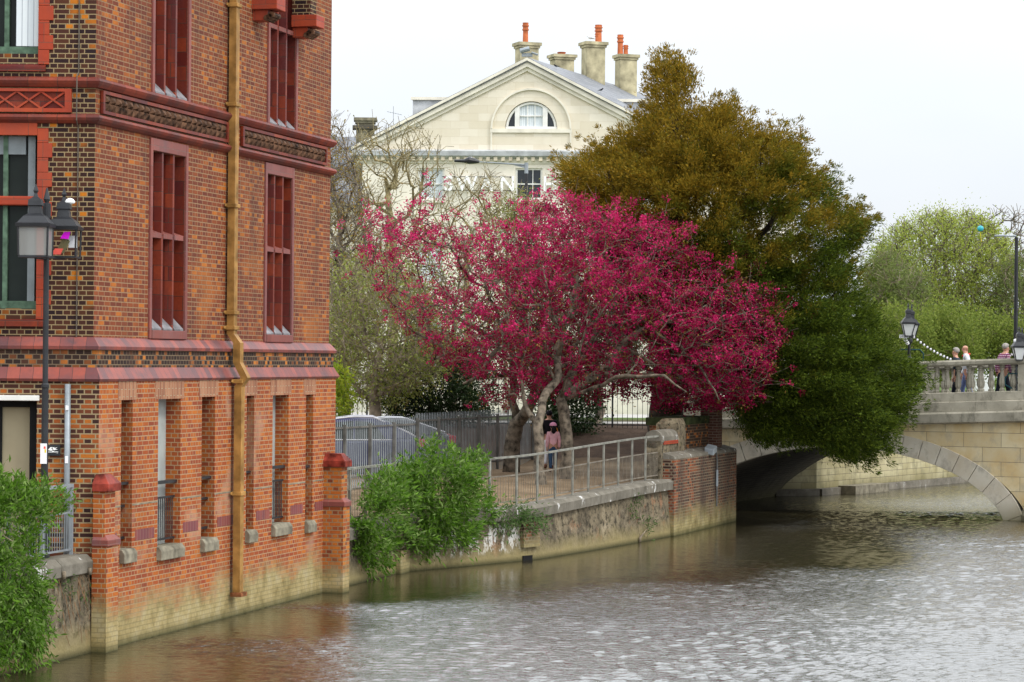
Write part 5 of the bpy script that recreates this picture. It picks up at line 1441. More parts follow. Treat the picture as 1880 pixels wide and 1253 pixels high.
b = MB(); b.ball(at(1864, 626, 78.9), .06, 8); b.build('badge', M['paper'], tp_)
def festoon(a, c, sag, n, label):
    th = thing('festoon', a, label, 'string lights', 'festoon bulb strings on the bridge'); P = [a.lerp(c, t) - Vector((0, 0, sag * 4 * t * (1 - t))) for t in np.linspace(0, 1, 18)]
    b = MB(); b.tube(P, .014, 4); b.build('cable', M['black_iron'], th)
    for k in range(n):
        t = (k + .5) / n; p = a.lerp(c, t) - Vector((0, 0, sag * 4 * t * (1 - t) + .03)); b = MB(); b.ball(p, .034, 8, (1, 1, 1.2)); b.build('bulb', M['paper'], th)
festoon(at(1675, 615, 77.3), at(1790, 668, 78.6), .18, 19, 'string of white bulbs falling from the lantern beside the yew to the balustrade')
festoon(at(1872, 640, 76), at(1828, 664, 77), .03, 11, 'short string of white bulbs rising to the lantern at the right edge')

# ------------------------------------------------------------------ people
def skin_mesh(name, J, E, mat, parent, grow=0.0, root=0, sub=1):
    """J: list of (pos, rx, ry); E: edges"""
    me = bpy.data.meshes.new(name); me.from_pydata([tuple(j[0]) for j in J], E, [])
    ob = bpy.data.objects.new(name, me); COL.objects.link(ob); ob.parent = parent
    md = ob.modifiers.new('Skin', 'SKIN'); md.use_smooth_shade = True
    if not me.skin_vertices: me.skin_vertices.new()
    for i, j in enumerate(J):
        v = me.skin_vertices[0].data[i]; v.radius = (j[1] + grow, j[2] + grow); v.use_root = (i == root)
    s = ob.modifiers.new('Sub', 'SUBSURF'); s.levels = sub; s.render_levels = sub
    dg = bpy.context.evaluated_depsgraph_get(); dg.update()
    m2 = bpy.data.meshes.new_from_object(ob.evaluated_get(dg)); ob.modifiers.clear(); ob.data = m2; m2.materials.clear(); m2.materials.append(mat)
    for p in m2.polygons: p.use_smooth = True
    ORG[ob.name] = (0, 0, 0)
    return ob
def person(loc, rz, h, label, top, legs, shoes, hair, stride=.0, bald=False, lean=0.0, extra=None, child=False, arms=0.0):
    th = thing('person', loc, label, 'person'); th.rotation_euler.z = rz; k = h / 1.75; th.scale = (k, k, k); ORG[th.name] = (0, 0, 0)
    hs = 1.18 if child else 1.0
    y = lambda z: lean * max(0, z - .95)
    P = {}
    def J(n, x, yy, z, rx, ry=None): P[n] = (Vector((x, yy + y(z), z)), rx, ry or rx)
    J('pel', 0, 0, .96, .135, .105); J('spi', 0, -.01, 1.16, .125, .095); J('che', 0, 0, 1.36, .15, .105); J('nek', 0, .01, 1.49, .055); J('jaw', 0, .035, 1.565, .062 * hs, .075 * hs); J('hed', 0, .02, 1.645, .078 * hs, .095 * hs); J('top', 0, .01, 1.71, .055 * hs, .07 * hs)
    J('nos', 0, .125 * hs, 1.60, .014)
    for s, n in ((-1, 'l'), (1, 'r')):
        J(n + 'ear', s * .088 * hs, .01, 1.615, .018, .028)
        J(n + 'sho', s * .175, -.005, 1.42, .062); J(n + 'elb', s * .225, -.03 + s * arms * .1, 1.14, .045); J(n + 'wri', s * .215, .05 + s * arms * .2, .90, .030); J(n + 'pal', s * .21, .075 + s * arms * .2, .83, .036, .022)
        for f, (fx, ln) in enumerate(((-.024, .085), (-.008, .098), (.008, .092), (.024, .072))):
            J(f'{n}f{f}', s * .21 + .0, .085 + fx + s * arms * .2, .785, .0095); J(f'{n}g{f}', s * .20, .09 + fx * 1.1 + s * arms * .2, .785 - ln * .6, .008)
        J(n + 'th0', s * .19, .11 + s * arms * .2, .82, .011); J(n + 'th1', s * .18, .135 + s * arms * .2, .785, .009)
        J(n + 'hip', s * .085, 0, .90, .095); st = s * stride
        J(n + 'kne', s * .095, .03 + st * .5, .50, .062); J(n + 'ank', s * .1, -.02 + st, .10 + max(0, -st) * .3, .042); J(n + 'toe', s * .105, .14 + st, .04 + max(0, -st) * .15, .036)
    Eb = [('pel', 'spi'), ('spi', 'che'), ('che', 'nek'), ('nek', 'jaw'), ('jaw', 'hed'), ('hed', 'top'), ('jaw', 'nos')]
    for n in 'lr':
        Eb += [('che', n + 'sho'), (n + 'sho', n + 'elb'), (n + 'elb', n + 'wri'), (n + 'wri', n + 'pal'), ('pel', n + 'hip'), (n + 'hip', n + 'kne'), (n + 'kne', n + 'ank'), (n + 'ank', n + 'toe'), (n + 'pal', n + 'th0'), (n + 'th0', n + 'th1'), ('hed', n + 'ear')]
        for f in range(4): Eb += [(n + 'pal', f'{n}f{f}'), (f'{n}f{f}', f'{n}g{f}')]
    def sub(edges, nm, mat, g, root, over={}):
        keys = []
        for e in edges:
            for q in e:
                if q not in keys: keys.append(q)
        JJ = [over.get(q, P[q]) for q in keys]; return skin_mesh(nm, JJ, [(keys.index(a), keys.index(c)) for a, c in edges], mat, th, g, keys.index(root))
    sub(Eb, 'body', M['skin'], 0, 'pel')
    ol = {n + 'wri': (P[n + 'wri'][0], .040, .040) for n in 'lr'}; ol['pel'] = (P['pel'][0] + Vector((0, 0, -.03)), .165, .14)
    sub([('pel', 'spi'), ('spi', 'che'), ('che', 'nek')] + [e for n in 'lr' for e in (('che', n + 'sho'), (n + 'sho', n + 'elb'), (n + 'elb', n + 'wri'))], 'top', top, .018, 'che', {**ol, 'nek': (P['nek'][0] - Vector((0, 0, .03)), .06, .06)})
    sub([('spi', 'pel')] + [e for n in 'lr' for e in (('pel', n + 'hip'), (n + 'hip', n + 'kne'), (n + 'kne', n + 'ank'))], 'trousers', legs, .014, 'pel', {**{n + 'ank': (P[n + 'ank'][0], .05, .05) for n in 'lr'}, 'spi': (P['pel'][0] + Vector((0, 0, .07)), .12, .095)})
    for n in 'lr':
        b = MB(); a, c = P[n + 'ank'][0], P[n + 'toe'][0]; b.tube([a + Vector((0, -.07, -.045)), a + Vector((0, 0, -.03)), c + Vector((0, -.04, .0)), c + Vector((0, .05, -.008))], [.035, .05, .045, .02], 8); o = b.build('shoe', shoes, th, smooth=True)
    if not bald:
        b = MB(); c = P['hed'][0]; b.ball(c + Vector((0, -.018, .035)), .105 * hs, 14, (.93, 1.06, .92)); v = [Vector(q) for q in b.v]
        b.v = [tuple(q if not (q.y > c.y + .03 and q.z < c.z + .055) else Vector((q.x * .8, c.y + .03, q.z))) for q in v]; b.build('hair', hair, th, smooth=True)
    if extra: extra(th, P, hs)
    return th
def girl_bits(th, P, hs):
    c = P['hed'][0]; b = MB(); b.ball(c + Vector((0, -.01, .055)), .122 * hs, 14, (.92, 1.04, .80)); b.v = [(x, y, max(z, c.z + .035)) for x, y, z in b.v]; b.prism([c + Vector((-.08, .09, .05)), c + Vector((.08, .09, .05)), c + Vector((.05, .22, .03)), c + Vector((-.05, .22, .03))], (0, 0, .012)); b.build('cap', M['pink_cap'], th, smooth=True)
    b = MB(); b.tube([c + Vector((0, -.10, .04)), c + Vector((.01, -.14, -.05)), c + Vector((.0, -.13, -.17)), c + Vector((0, -.12, -.24))], [.05, .085, .09, .03], 10); b.build('hair', M['hair_black'], th, smooth=True)
    b = MB(); b.tube([c + Vector((.12, -.06, -.02)), c + Vector((.15, -.05, -.13)), c + Vector((.16, -.03, -.22))], [.012, .018, .01], 6); b.build('hair_band', plain('orange ribbon', (.8, .30, .05), .7), th)
g0 = onz(1015, 871, 1.38); person((g0.x, g0.y, float(ground_z(g0.x, g0.y))), .12, 1.34, 'small girl in pink cap, pink jumper and blue jeans walking away between the trunks', M['pink_cloth'], M['denim'], M['shoe'], M['hair_black'], .10, False, .02, girl_bits, True)
a0 = Vector((at(1008, 800, 74.2).x, 74.2, 0)); person((a0.x, a0.y, float(ground_z(a0.x, a0.y))), .05, 1.66, 'adult with black hood, black top and white trousers walking ahead of the small girl', M['black_cloth'], M['white_cloth'], M['shoe'], M['black_cloth'], .12, False, .04)
pz = lambda d: 3.12 + SL * d
def on_bridge(px_, n):
    # point on the bridge pavement below a pixel column
    u, v = lev(px_, 690); k = u / F; o = BC + BN * n; d = (k * o.y - o.x) / (BD.x - k * BD.y); q = o + BD * d; return (q.x, q.y, pz(d))
person(on_bridge(1757, .75), math.radians(68), 1.72, 'grey haired man in charcoal jacket walking left on the bridge beside the bald man', M['jacket'], M['navy'], M['black_cloth'], M['hair_grey'], .16, False, .05, None, False, .4)
def scarf(th, P, hs):
    b = MB(); c = P['nek'][0]; b.tube([c + Vector((-.12, -.07, -.05)), c + Vector((0, -.1, -.02)), c + Vector((.12, -.07, -.05)), c + Vector((.08, .09, -.08)), c + Vector((-.08, .09, -.08)), c + Vector((-.12, -.07, -.05))], .026, 8); b.build('collar', M['red_cloth'], th, smooth=True)
person(on_bridge(1775, 1.25), math.radians(80), 1.84, 'bald man in white top with red collar on the bridge', M['white_cloth'], M['denim_pale'], M['black_cloth'], M['hair_grey'], .18, True, .04, scarf, False, .4)
person(on_bridge(1841, .8), math.radians(-68), 1.80, 'grey haired woman in a purple plaid shirt walking right on the bridge', M['plaid'], M['navy'], M['black_cloth'], M['hair_grey'], .2, False, .12, None, False, .5)
# far little house and balloon
q = at(1806, 664, 128); th = thing('garden_kiosk', (q.x, 128, 3), 'tiny grey white gabled kiosk among trees above the balustrade', 'hut')
b = MB(); b.box((q.x, 128, q.z - .9), (.9, .9, 2.2)); b.build('wall', M['paper'], th)
b = MB(); b.prism([(q.x - .6, 127.4, q.z + .2), (q.x, 127.4, q.z + .62), (q.x + .6, 127.4, q.z + .2)], (0, 1.2, 0)); b.build('roof', M['lead'], th)
q = at(1800, 420, 118); th = thing('balloon', q, 'teal foil balloon caught in the top of the pale green tree', 'balloon'); b = MB(); b.ball(q, .15, 12, (1, .8, .9)); b.build('body', M['teal'], th, smooth=True); b = MB(); b.tube([q + Vector((0, 0, -.17)), q + Vector((.05, 0, -.6))], .012, 4); b.build('string', M['yellow'], th)
# ------------------------------------------------------------------ vegetation
def clump_leaves(C, outw, per, r, L, Wd, flat=1.0, bias=.8, jitter=.6, down=0.0):
    """per leaves round every clump centre"""
    n = len(C); idx = np.repeat(np.arange(n), per)
    off = RNG.normal(0, 1, (n * per, 3)) * (r * RNG.uniform(.6, 1.4, n)[idx])[:, None]; off[:, 2] *= flat
    P = C[idx] + off; d = outw[idx] * bias + unit(off) * .6; d[:, 2] -= down
    return leaf_quads(P, d, np.full(len(P), L), np.full(len(P), Wd), jitter)
def outward(C, axis, up=.25):
    d = C - np.array(axis); d[:, 2] *= .35; d = unit(d); d[:, 2] += up; return unit(d)

# --- crimson blossom trees
M['blossom'] = leafmat('crimson blossom', [(.17, .004, .026), (.26, .005, .042), (.34, .007, .06), (.22, .005, .034), (.12, .004, .022)], [(.42, .008, .085), (.56, .016, .125), (.72, .05, .20), (.48, .012, .10)], [(.46, 0.0), (.64, 1.0)], .35, .6, 1.6, (5.0, .03))  # bright pink share grows with height, painting the crown top as lit
M['young_leaf'] = leafmat('bronze young leaf', [(.20, .10, .03), (.26, .16, .04), (.15, .13, .03)], trans=.25)
CR = [(668, 445), (690, 400), (725, 372), (765, 380), (815, 415), (870, 428), (915, 425), (955, 402), (995, 385), (1030, 352), (1065, 385), (1110, 398), (1160, 408), (1205, 415), (1255, 440), (1290, 488), (1345, 500), (1385, 545), (1422, 578), (1432, 622), (1420, 690), (1392, 735), (1345, 745), (1290, 752), (1200, 745), (1130, 728), (1080, 735), (1020, 722), (960, 738), (910, 745), (865, 722), (810, 680), (765, 640), (730, 590), (700, 540), (672, 495)]
def crw(x, y):
    w = 1.0
    if x < 1100: w = .75
    if y > 600 and 860 < x < 1200: w = .62
    if x < 930: w = .42
    if x < 850: w = .30
    if y < 430 and x < 950: w = .4
    return w
def crY(x, y): return 70.5 + 1.2 * math.sin(x * .006)
pts = gaps(crown_points(CR, 3400, crY, 3.6, crw), 1.5, -2.4, 3)
# split the crown among three trees
px_of = lambda p: 940 + p[0] / p[1] * F
groups = [[], [], []]
for p in pts:
    x = px_of(p) + random.gauss(0, 60); groups[0 if x < 930 else (1 if x < 1110 else 2)].append(p)
TR = [
 dict(name='crimson_tree', label='left crimson blossom tree with a thick forked trunk against the grey palisade', base=at(942, 868, 72),
   limbs=[([at(938, 872, 72), at(941, 810, 72), at(948, 778, 72)], [.25, .22, .21], -1), ([None, at(942, 720, 72), at(941, 650, 71.5), at(935, 575, 71)], [.13, .11, .09, .05], 0), ([None, at(968, 752, 71.5), at(984, 715, 71), at(1008, 655, 70.8), at(985, 600, 70)], [.17, .16, .14, .10, .05], 0),
          ([None, at(900, 620, 70), at(850, 590, 69.5), at(800, 560, 69.5)], [.08, .07, .05, .03], 1), ([None, at(905, 650, 70), at(880, 690, 69), at(850, 705, 68.7)], [.07, .06, .05, .03], 1)]),
 dict(name='crimson_tree', label='middle crimson blossom tree whose trunk stands nearest the railing beside the walkers', base=at(1000, 905, 66.8),
   limbs=[([at(990, 910, 66.8), at(989, 860, 67), at(989, 800, 67.2), at(987, 780, 67.3)], [.17, .14, .13, .13], -1), ([None, at(972, 760, 67.5), at(962, 735, 68), at(955, 690, 68)], [.08, .07, .06, .04], 0), ([None, at(995, 752, 67.5), at(1002, 722, 68), at(1026, 690, 68.5), at(1022, 640, 69), at(1035, 590, 69.3), at(1055, 565, 69.5)], [.10, .095, .10, .10, .10, .12, .13], 0),
          ([None, at(1100, 585, 69.5), at(1120, 600, 69), at(1150, 590, 69)], [.07, .06, .05, .03], 2), ([None, at(1060, 520, 69.5), at(1045, 460, 70), at(1050, 400, 70)], [.10, .08, .05, .03], 2), ([None, at(1020, 590, 68), at(990, 560, 67.5), at(960, 560, 67)], [.07, .06, .04, .02], 2)]),
 dict(name='crimson_tree', label='right crimson blossom tree whose trunk stands to the right of the walkers', base=at(1043, 893, 69),
   limbs=[([at(1043, 900, 69), at(1042, 830, 69), at(1037, 775, 69), at(1030, 735, 69)], [.22, .17, .15, .14], -1), ([None, at(1075, 700, 69.3), at(1115, 675, 69.6), at(1140, 635, 70), at(1175, 607, 70), at(1240, 590, 70.3), at(1300, 560, 70.6)], [.11, .10, .10, .09, .08, .06, .04], 0), ([None, at(1050, 690, 70), at(1090, 620, 71), at(1140, 540, 71.5), at(1180, 470, 71.5)], [.12, .10, .08, .06, .03], 0),
          ([None, at(1250, 640, 69.5), at(1290, 680, 69), at(1320, 735, 69)], [.05, .04, .03, .02], 1), ([None, at(1150, 690, 68), at(1220, 690, 67.5), at(1260, 720, 67.3)], [.06, .05, .04, .02], 0)]),
]
for T, G in zip(TR, groups):
    th = thing(T['name'], T['base'], T['label'], 'tree', 'crimson blossom trees by the river railing')
    sk = Skel(); ends = []
    for ptsL, rad, par in T['limbs']:
        if par >= 0: ptsL = [sk.p[ends[par]]] + ptsL[1:]
        e = sk.line([tuple(p) for p in ptsL], rad, -1 if par < 0 else ends[par], .25, .03); ends.append(e)
    tips = sk.grow(np.array(G), .28, .30, .10, .10)
    n_t = len(sk.p); add_twigs(sk, tips[::2], (.4, 1.4), -.22, .5); add_twigs(sk, random.sample(tips, len(tips) // 6), (.6, 1.3), .35, .9)
    tw_ids = list(range(n_t, len(sk.p)))
    mb = sk.mesh(MB(), .0066, 2.3); mb.build('trunk', M['bark_pale2'], th, smooth=True, uv=False)
    # blossom clusters along the last stretch of every twig
    C = []
    for i in tips:
        j = i; k = 0
        while j >= 0 and k < 4 and not sk.fix[j]:
            if random.random() < (.52, .30, .18, .10)[k]:
                p = sk.p[j] + RNG.normal(0, .07, 3)
                if random.random() < crw(px_of(p), 662 - (p[2] - CZ) / p[1] * F) * 1.1 + .15: C.append(p)
            j = sk.par[j]; k += 1
    for j in tw_ids:
        if random.random() < (.55 if px_of(sk.p[j]) > 860 else .3): C.append(sk.p[j] + RNG.normal(0, .06, 3))
        if random.random() < .4: C.append((sk.p[j] + sk.p[sk.par[j]]) / 2 + RNG.normal(0, .06, 3))
    C = np.array(C)
    fastmesh('blossom', clump_leaves(C, RNG.normal(0, 1, C.shape), 19, .052, .058, .050, 1, .2, 1.2), 4, M['blossom'], th)
    S = C[RNG.random(len(C)) < .35]
    fastmesh('young_leaves', clump_leaves(S + RNG.normal(0, .12, S.shape), RNG.normal(0, 1, S.shape), 7, .10, .075, .03, 1, .2, 1.2), 4, M['young_leaf'], th)

# --- big yew
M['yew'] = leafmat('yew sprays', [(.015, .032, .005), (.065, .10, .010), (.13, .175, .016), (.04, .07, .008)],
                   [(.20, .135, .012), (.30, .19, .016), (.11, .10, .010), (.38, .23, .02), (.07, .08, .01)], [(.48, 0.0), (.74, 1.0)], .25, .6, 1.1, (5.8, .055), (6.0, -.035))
YW = [(1175, 150), (1190, 130), (1203, 108), (1236, 97), (1252, 122), (1296, 142), (1290, 175), (1272, 205), (1300, 195), (1335, 183), (1368, 205), (1385, 235), (1420, 230), (1458, 240), (1468, 275), (1490, 310), (1525, 335), (1560, 372), (1590, 408), (1590, 440), (1562, 475), (1572, 510), (1585, 545), (1608, 600), (1622, 640), (1684, 662), (1682, 700), (1662, 745), (1650, 790), (1610, 835), (1600, 858), (1560, 862), (1500, 835), (1430, 815), (1375, 822), (1350, 800), (1345, 760), (1330, 720), (1240, 700), (1190, 640), (1130, 520), (1060, 400), (1030, 350), (1032, 300), (1065, 290), (1100, 268), (1135, 255), (1160, 225), (1185, 205), (1190, 180)]
def yw(x, y): return 1.0 if not (1330 < x < 1560 and 395 < y < 450) else .35
def yY(x, y): return 74.0 if x < 1300 else 74.0 - .9 * min(1, (x - 1300) / 300)
C = gaps(crown_points(YW, 2300, yY, 3.3, yw, .6, 15), 1.35, -2.5, 8)
lim = 77.5 - (C[:, 0] - 9.72) * .4245 - .55
C[:, 1] = np.where((C[:, 2] < 5.6) & (C[:, 0] > 4.5), np.minimum(C[:, 1], lim - RNG.uniform(0, .6, len(C))), C[:, 1])
yb = at(1222, 780, 75.5); th = thing('yew_tree', (yb.x, yb.y, 2.0), 'huge dark yew with bronze tips spreading over the bridge arch', 'tree')
sk = Skel(); b0 = np.array((yb.x, 75.5, 1.6))
e = sk.line([b0, b0 + (0, 0, 1.2), b0 + (.1, -.2, 2.6)], [.62, .52, .42]); e2 = sk.line([None, b0 + (.2, -.6, 5), at(1240, 260, 74.5), at(1238, 125, 74)], [.34, .27, .14, .04], e)
for tgt, r in (((1350, 420, 73.5), .16), ((1450, 360, 73.5), .14), ((1520, 560, 73), .18), ((1600, 640, 72.6), .13), ((1480, 740, 72.6), .15), ((1120, 330, 73.5), .12), ((1400, 700, 72.3), .13)):
    q = at(*tgt); sk.line([None, Vector(sk.p[e]).lerp(q, .5) + Vector((0, 0, .25)), q], [r * 1.4, r, .04], e)
tips = sk.grow(C[:1500], .4, .3, .05, .08)
sk.mesh(MB(), .008, 2.2).build('trunk', M['bark_dark'], th, smooth=True, uv=False)
ow = outward(C.copy(), (5.5, 74.5, 5.5), .35); ow[:, 2] -= np.clip((5.2 - C[:, 2]) * .12, 0, .55)
V = clump_leaves(C, unit(ow), 150, .16, .115, .030, .7, .9, .5)
# sprays pushed outwards into shoots
sh = C + unit(ow) * .28
sh2 = sh + unit(ow + RNG.normal(0, .3, ow.shape)) * RNG.uniform(.12, .5, (len(sh), 1))
V2 = np.concatenate([clump_leaves(sh, unit(ow), 50, .09, .11, .028, .8, 1.1, .45), clump_leaves(sh2, unit(ow), 34, .055, .10, .026, .8, 1.1, .4)])
fastmesh('crown', np.concatenate([V, V2]), 4, M['yew'], th)

# --- bushes hanging on the river walls
M['bush'] = leafmat('bright green leaf', [(.05, .125, .010), (.10, .22, .016), (.16, .30, .03), (.035, .085, .008), (.24, .34, .10), (.08, .17, .015)], trans=.4)  # palest leaf tint paints highlights into the colour, scattered leaf by leaf
M['bush_olive'] = leafmat('grey green leaf', [(.05, .10, .025), (.09, .16, .04), (.14, .20, .07)], trans=.35)
def bush(name, poly, n, yfun, depth, label, cat, mat, per=26, r=.13, L=.13, Wd=.033, stems=60, root=None, stemmat='bark_pale', group=None, down=.15, weight=None, axis=None, rdepth=1.0):
    pts = []
    xs = [p[0] for p in poly]; ys = [p[1] for p in poly]
    while len(pts) < n:
        x, y = random.uniform(min(xs), max(xs)), random.uniform(min(ys), max(ys))
        if not inpoly(x, y, poly): continue
        if weight and random.random() > weight(x, y): continue
        e = min(1, edge_dist(x, y, poly) / 55)
        Y = yfun(x, y) - depth * math.sqrt(max(.03, 1 - (1 - e) ** 2)) * random.random() ** .6
        pts.append(tuple(at(x, y, Y)))
    C = np.array(pts); rt = Vector(root) if root is not None else Vector(C.mean(0))
    th = thing(name, rt, label, cat, group)
    sk = Skel(); sk.line([rt, rt + Vector((0, -.02, .1))], [.04, .035]); sk.grow(C[:stems], .2, .3, .12, .08); sk.mesh(MB(), .005, 2.3).build('stems', M[stemmat], th, smooth=True, uv=False)
    if n > 100: C = gaps(C, 4.5, -1.4, n)
    ow = outward(C.copy(), tuple(axis if axis is not None else rt), .1)
    V = [clump_leaves(C, ow, per, r * .85, L, Wd, 1, .8, .6, down)]
    if n > 100:
        S = C[RNG.random(len(C)) < .7]; so_ = outward(S.copy(), tuple(rt), .55) + RNG.normal(0, .35, S.shape); so_ = unit(so_)
        ln_ = RNG.uniform(.6, 1.5, (len(S), 1)) * .3
        for f in (.25, .5, .75, 1.0): V.append(clump_leaves(S + so_ * ln_ * f, so_, 7, .035, L * .95, Wd, 1, .7, .75, 0))
    fastmesh('foliage', np.concatenate(V), 4, mat, th); return th
def wallY(x, y):
    u, v = lev(x, y); k = u / F; t = (k * C0.y - C0.x) / (W.x - k * W.y); return C0.y + t * W.y
LB = [(-60, 870), (5, 885), (30, 897), (55, 908), (85, 915), (105, 920), (108, 935), (85, 955), (65, 980), (58, 1020), (68, 1060), (78, 1110), (76, 1165), (60, 1205), (40, 1232), (-60, 1250)]
bush('green_bush', LB, 430, lambda x, y: min(wallY(x, y), 38.6) - .02, .9, 'large bright green bush hanging over the terrace wall at the lower left', 'bush', M['bush'], 30, .12, .12, .030, 110, root=RW(-2.5, 1.5, .1), down=.2)
def bankY(x, y):
    # distance of the far river wall under pixel column x
    u, v = lev(x, y); best = None
    for d in np.linspace(0, LEN, 120):
        p, t = lp(d); k = abs(p.x / p.y - u / F)
        if best is None or k < best[0]: best = (k, p.y)
    return best[1]
BYC = {x: bankY(x, 950) for x in range(600, 1260, 10)}
def bY(x, y): return BYC[min(1250, max(600, int(x / 10) * 10))]
B1 = [(655, 915), (668, 897), (700, 880), (740, 870), (770, 880), (790, 930), (800, 980), (790, 1010), (760, 1005), (735, 1020), (715, 1010), (700, 1055), (682, 1045), (668, 1020), (658, 980)]
B2 = [(735, 850), (770, 845), (795, 828), (815, 838), (840, 825), (865, 835), (880, 870), (893, 905), (892, 950), (872, 985), (852, 1010), (835, 1012), (820, 990), (795, 1000), (780, 960), (750, 900)]
B3 = [(905, 940), (930, 925), (960, 930), (985, 940), (1002, 958), (985, 972), (950, 972), (915, 975)]
bush('green_bush', B1, 230, lambda x, y: bY(x, y) + .1, 1.3, 'green bush growing from the river wall right beside the orange brick pier', 'bush', M['bush'], 28, .15, .15, .038, 90, root=(-2.9, 53.4, .9))
bush('green_bush', B2, 230, lambda x, y: bY(x, y) + .3, 1.4, 'taller green bush rising above the railing in the middle of the river wall', 'bush', M['bush'], 28, .15, .15, .038, 90, root=(-1.6, 56.2, .8))
bush('wall_shrub', B3, 70, lambda x, y: bY(x, y) + .05, .5, 'small sparse grey green shrub on the coping right of the taller bush', 'shrub', M['bush_olive'], 18, .13, .11, .03, 40, root=(.1, 58.5, 1.1))
for i, (poly, lab) in enumerate((([(1160, 915), (1172, 912), (1182, 938), (1176, 952), (1160, 950)], 'thin green creeper tuft on the coping near the brick abutment'), ([(1170, 955), (1200, 950), (1195, 985), (1180, 997), (1172, 985)], 'bare twiggy weed low on the river wall near the brick abutment'))):
    bush('wall_weed', poly, 16, lambda x, y: bY(x, y) - .12, .2, lab, 'plant', M['bush_olive'], 8, .08, .09, .025, 12, root=tuple(at(1175, 955 + 40 * i, bY(1175, 950) - .12)))
for i, (poly, lab) in enumerate((([(105, 1062), (130, 1055), (135, 1085), (120, 1095)], 'small green weed on the terrace wall under the coping, next to the big bush'), ([(152, 1055), (178, 1050), (172, 1085), (150, 1110), (142, 1095)], 'small green weed on the terrace wall below the corner pier'))):
    bush('wall_weed', poly, 22, lambda x, y: wallY(x, y) - .08, .12, lab, 'plant', M['bush_olive'], 8, .05, .07, .018, 14, root=tuple(at((poly[0][0] + poly[1][0]) / 2, poly[0][1], wallY(poly[0][0], 1060) - .1)))
# dry brown stems over the terrace wall
b = MB()
for k in range(70):
    x = random.uniform(95, 190); y = random.uniform(1040, 1150); p = at(x, y, wallY(x, y) - .1); e = p + Vector((random.uniform(-.1, .14), -.04, random.uniform(-.45, -.1))); b.tube([p, p.lerp(e, .5) + Vector((0, -.05, .03)), e], [.006, .005, .003], 3)
tag(b.build('dry_stems', plain('dry brown stem', (.22, .12, .06), .9, var=.3), origin=RW(-.9, 1.2, .1), uv=False), 'tangle of dry brown stems hanging on the terrace wall', 'plant')

# --- trees and shrubs behind the palisade
def twiggy(name, poly, n, Y, depth, label, trunkpts, rad, bark, leaf=None, per=6, L=.09, Wd=.045, r=.15, tip=.007, alpha=.3, arch=.08, group=None, cat='tree', weight=None, twig=True, lfrac=1.0, p_=2.3):
    C = crown_points(poly, n, Y, depth, weight)
    T = [at(*q) for q in trunkpts]; base = T[0]; th = thing(name, base, label, cat, group)
    sk = Skel(); sk.line([tuple(q) for q in T], rad, -1, .3, .03); tips = sk.grow(C, .35, alpha, arch, .10); 
    if twig: add_twigs(sk, tips, (.3, .8), .3, 1.0, 2)
    mb = sk.mesh(MB(), tip, p_)
    mb.build('trunk', M[bark], th, smooth=True, uv=False)
    if leaf:
        K = C[:int(len(C) * lfrac)]; fastmesh('crown', clump_leaves(K, outward(K.copy(), C.mean(0), .3), per, r, L, Wd, 1, .5, .8), 4, M[leaf], th)
    return th
M['leaf_olive'] = leafmat('olive bud leaf', [(.20, .16, .035), (.28, .22, .045), (.34, .18, .03), (.15, .16, .035)], trans=.3)
M['leaf_mid'] = leafmat('mid green leaf', [(.16, .20, .035), (.24, .28, .05), (.34, .36, .12), (.24, .17, .06)], trans=.35)
M['leaf_dull'] = leafmat('dull olive leaf', [(.045, .055, .018), (.075, .085, .026), (.10, .075, .03), (.06, .05, .02)], trans=.25)
M['leaf_dark'] = leafmat('dark evergreen leaf', [(.012, .026, .008), (.022, .042, .012), (.04, .065, .02)], trans=.15, rough=.4)
M['leaf_yellow'] = leafmat('yellow green leaf', [(.22, .28, .02), (.34, .38, .03), (.14, .24, .02)], trans=.4)
M['leaf_spring'] = leafmat('spring green leaf', [(.26, .32, .05), (.36, .42, .07), (.46, .50, .11), (.20, .28, .05)], trans=.5)
M['leaf_fresh'] = leafmat('fresh green leaf', [(.12, .17, .03), (.18, .23, .04), (.26, .30, .06)], trans=.45)
M['leaf_far'] = leafmat('soft olive leaf', [(.15, .19, .05), (.20, .24, .07), (.12, .16, .05)], trans=.4)
twiggy('bare_tree', [(640, 300), (665, 250), (720, 225), (790, 240), (815, 300), (800, 360), (830, 420), (790, 480), (720, 500), (660, 450)], 330, 93, 2.6, 'bare lichen-yellow tree in front of the left half of the hotel', [(722, 760, 93), (722, 560, 93), (720, 440, 93), (708, 330, 93)], [.22, .18, .15, .07], 'bark_lichen', 'leaf_olive', 2, .07, .03, .2, .009)
twiggy('bare_tree', [(800, 420), (812, 350), (840, 320), (880, 330), (905, 320), (930, 360), (910, 420), (860, 470)], 130, 95, 1.8, 'smaller bare tree below the white hotel letters', [(860, 760, 95), (858, 560, 95), (855, 450, 95)], [.16, .12, .08], 'bark_lichen', 'leaf_olive', 2, .07, .03, .2, .008)
twiggy('thicket_tree', [(585, 240), (612, 215), (640, 270), (660, 330), (690, 420), (700, 520), (690, 620), (640, 680), (590, 690)], 900, 86, 2.4, 'dense twiggy olive brown tree beside the brick building edge', [(632, 780, 86), (630, 650, 86), (625, 500, 86), (622, 380, 86)], [.22, .18, .13, .05], 'bark', 'leaf_olive', 9, .085, .04, .2, .007, group=None)
twiggy('lilac_tree', [(600, 520), (640, 470), (700, 480), (760, 500), (800, 560), (830, 640), (800, 700), (740, 730), (680, 740), (615, 720), (600, 640)], 900, 80, 2.8, 'grey green drooping shrub tree behind the palisade fence', [(688, 790, 79), (686, 730, 79), (700, 640, 80)], [.22, .17, .1], 'bark_pale', 'leaf_mid', 16, .12, .045, .22, .006, arch=.2)
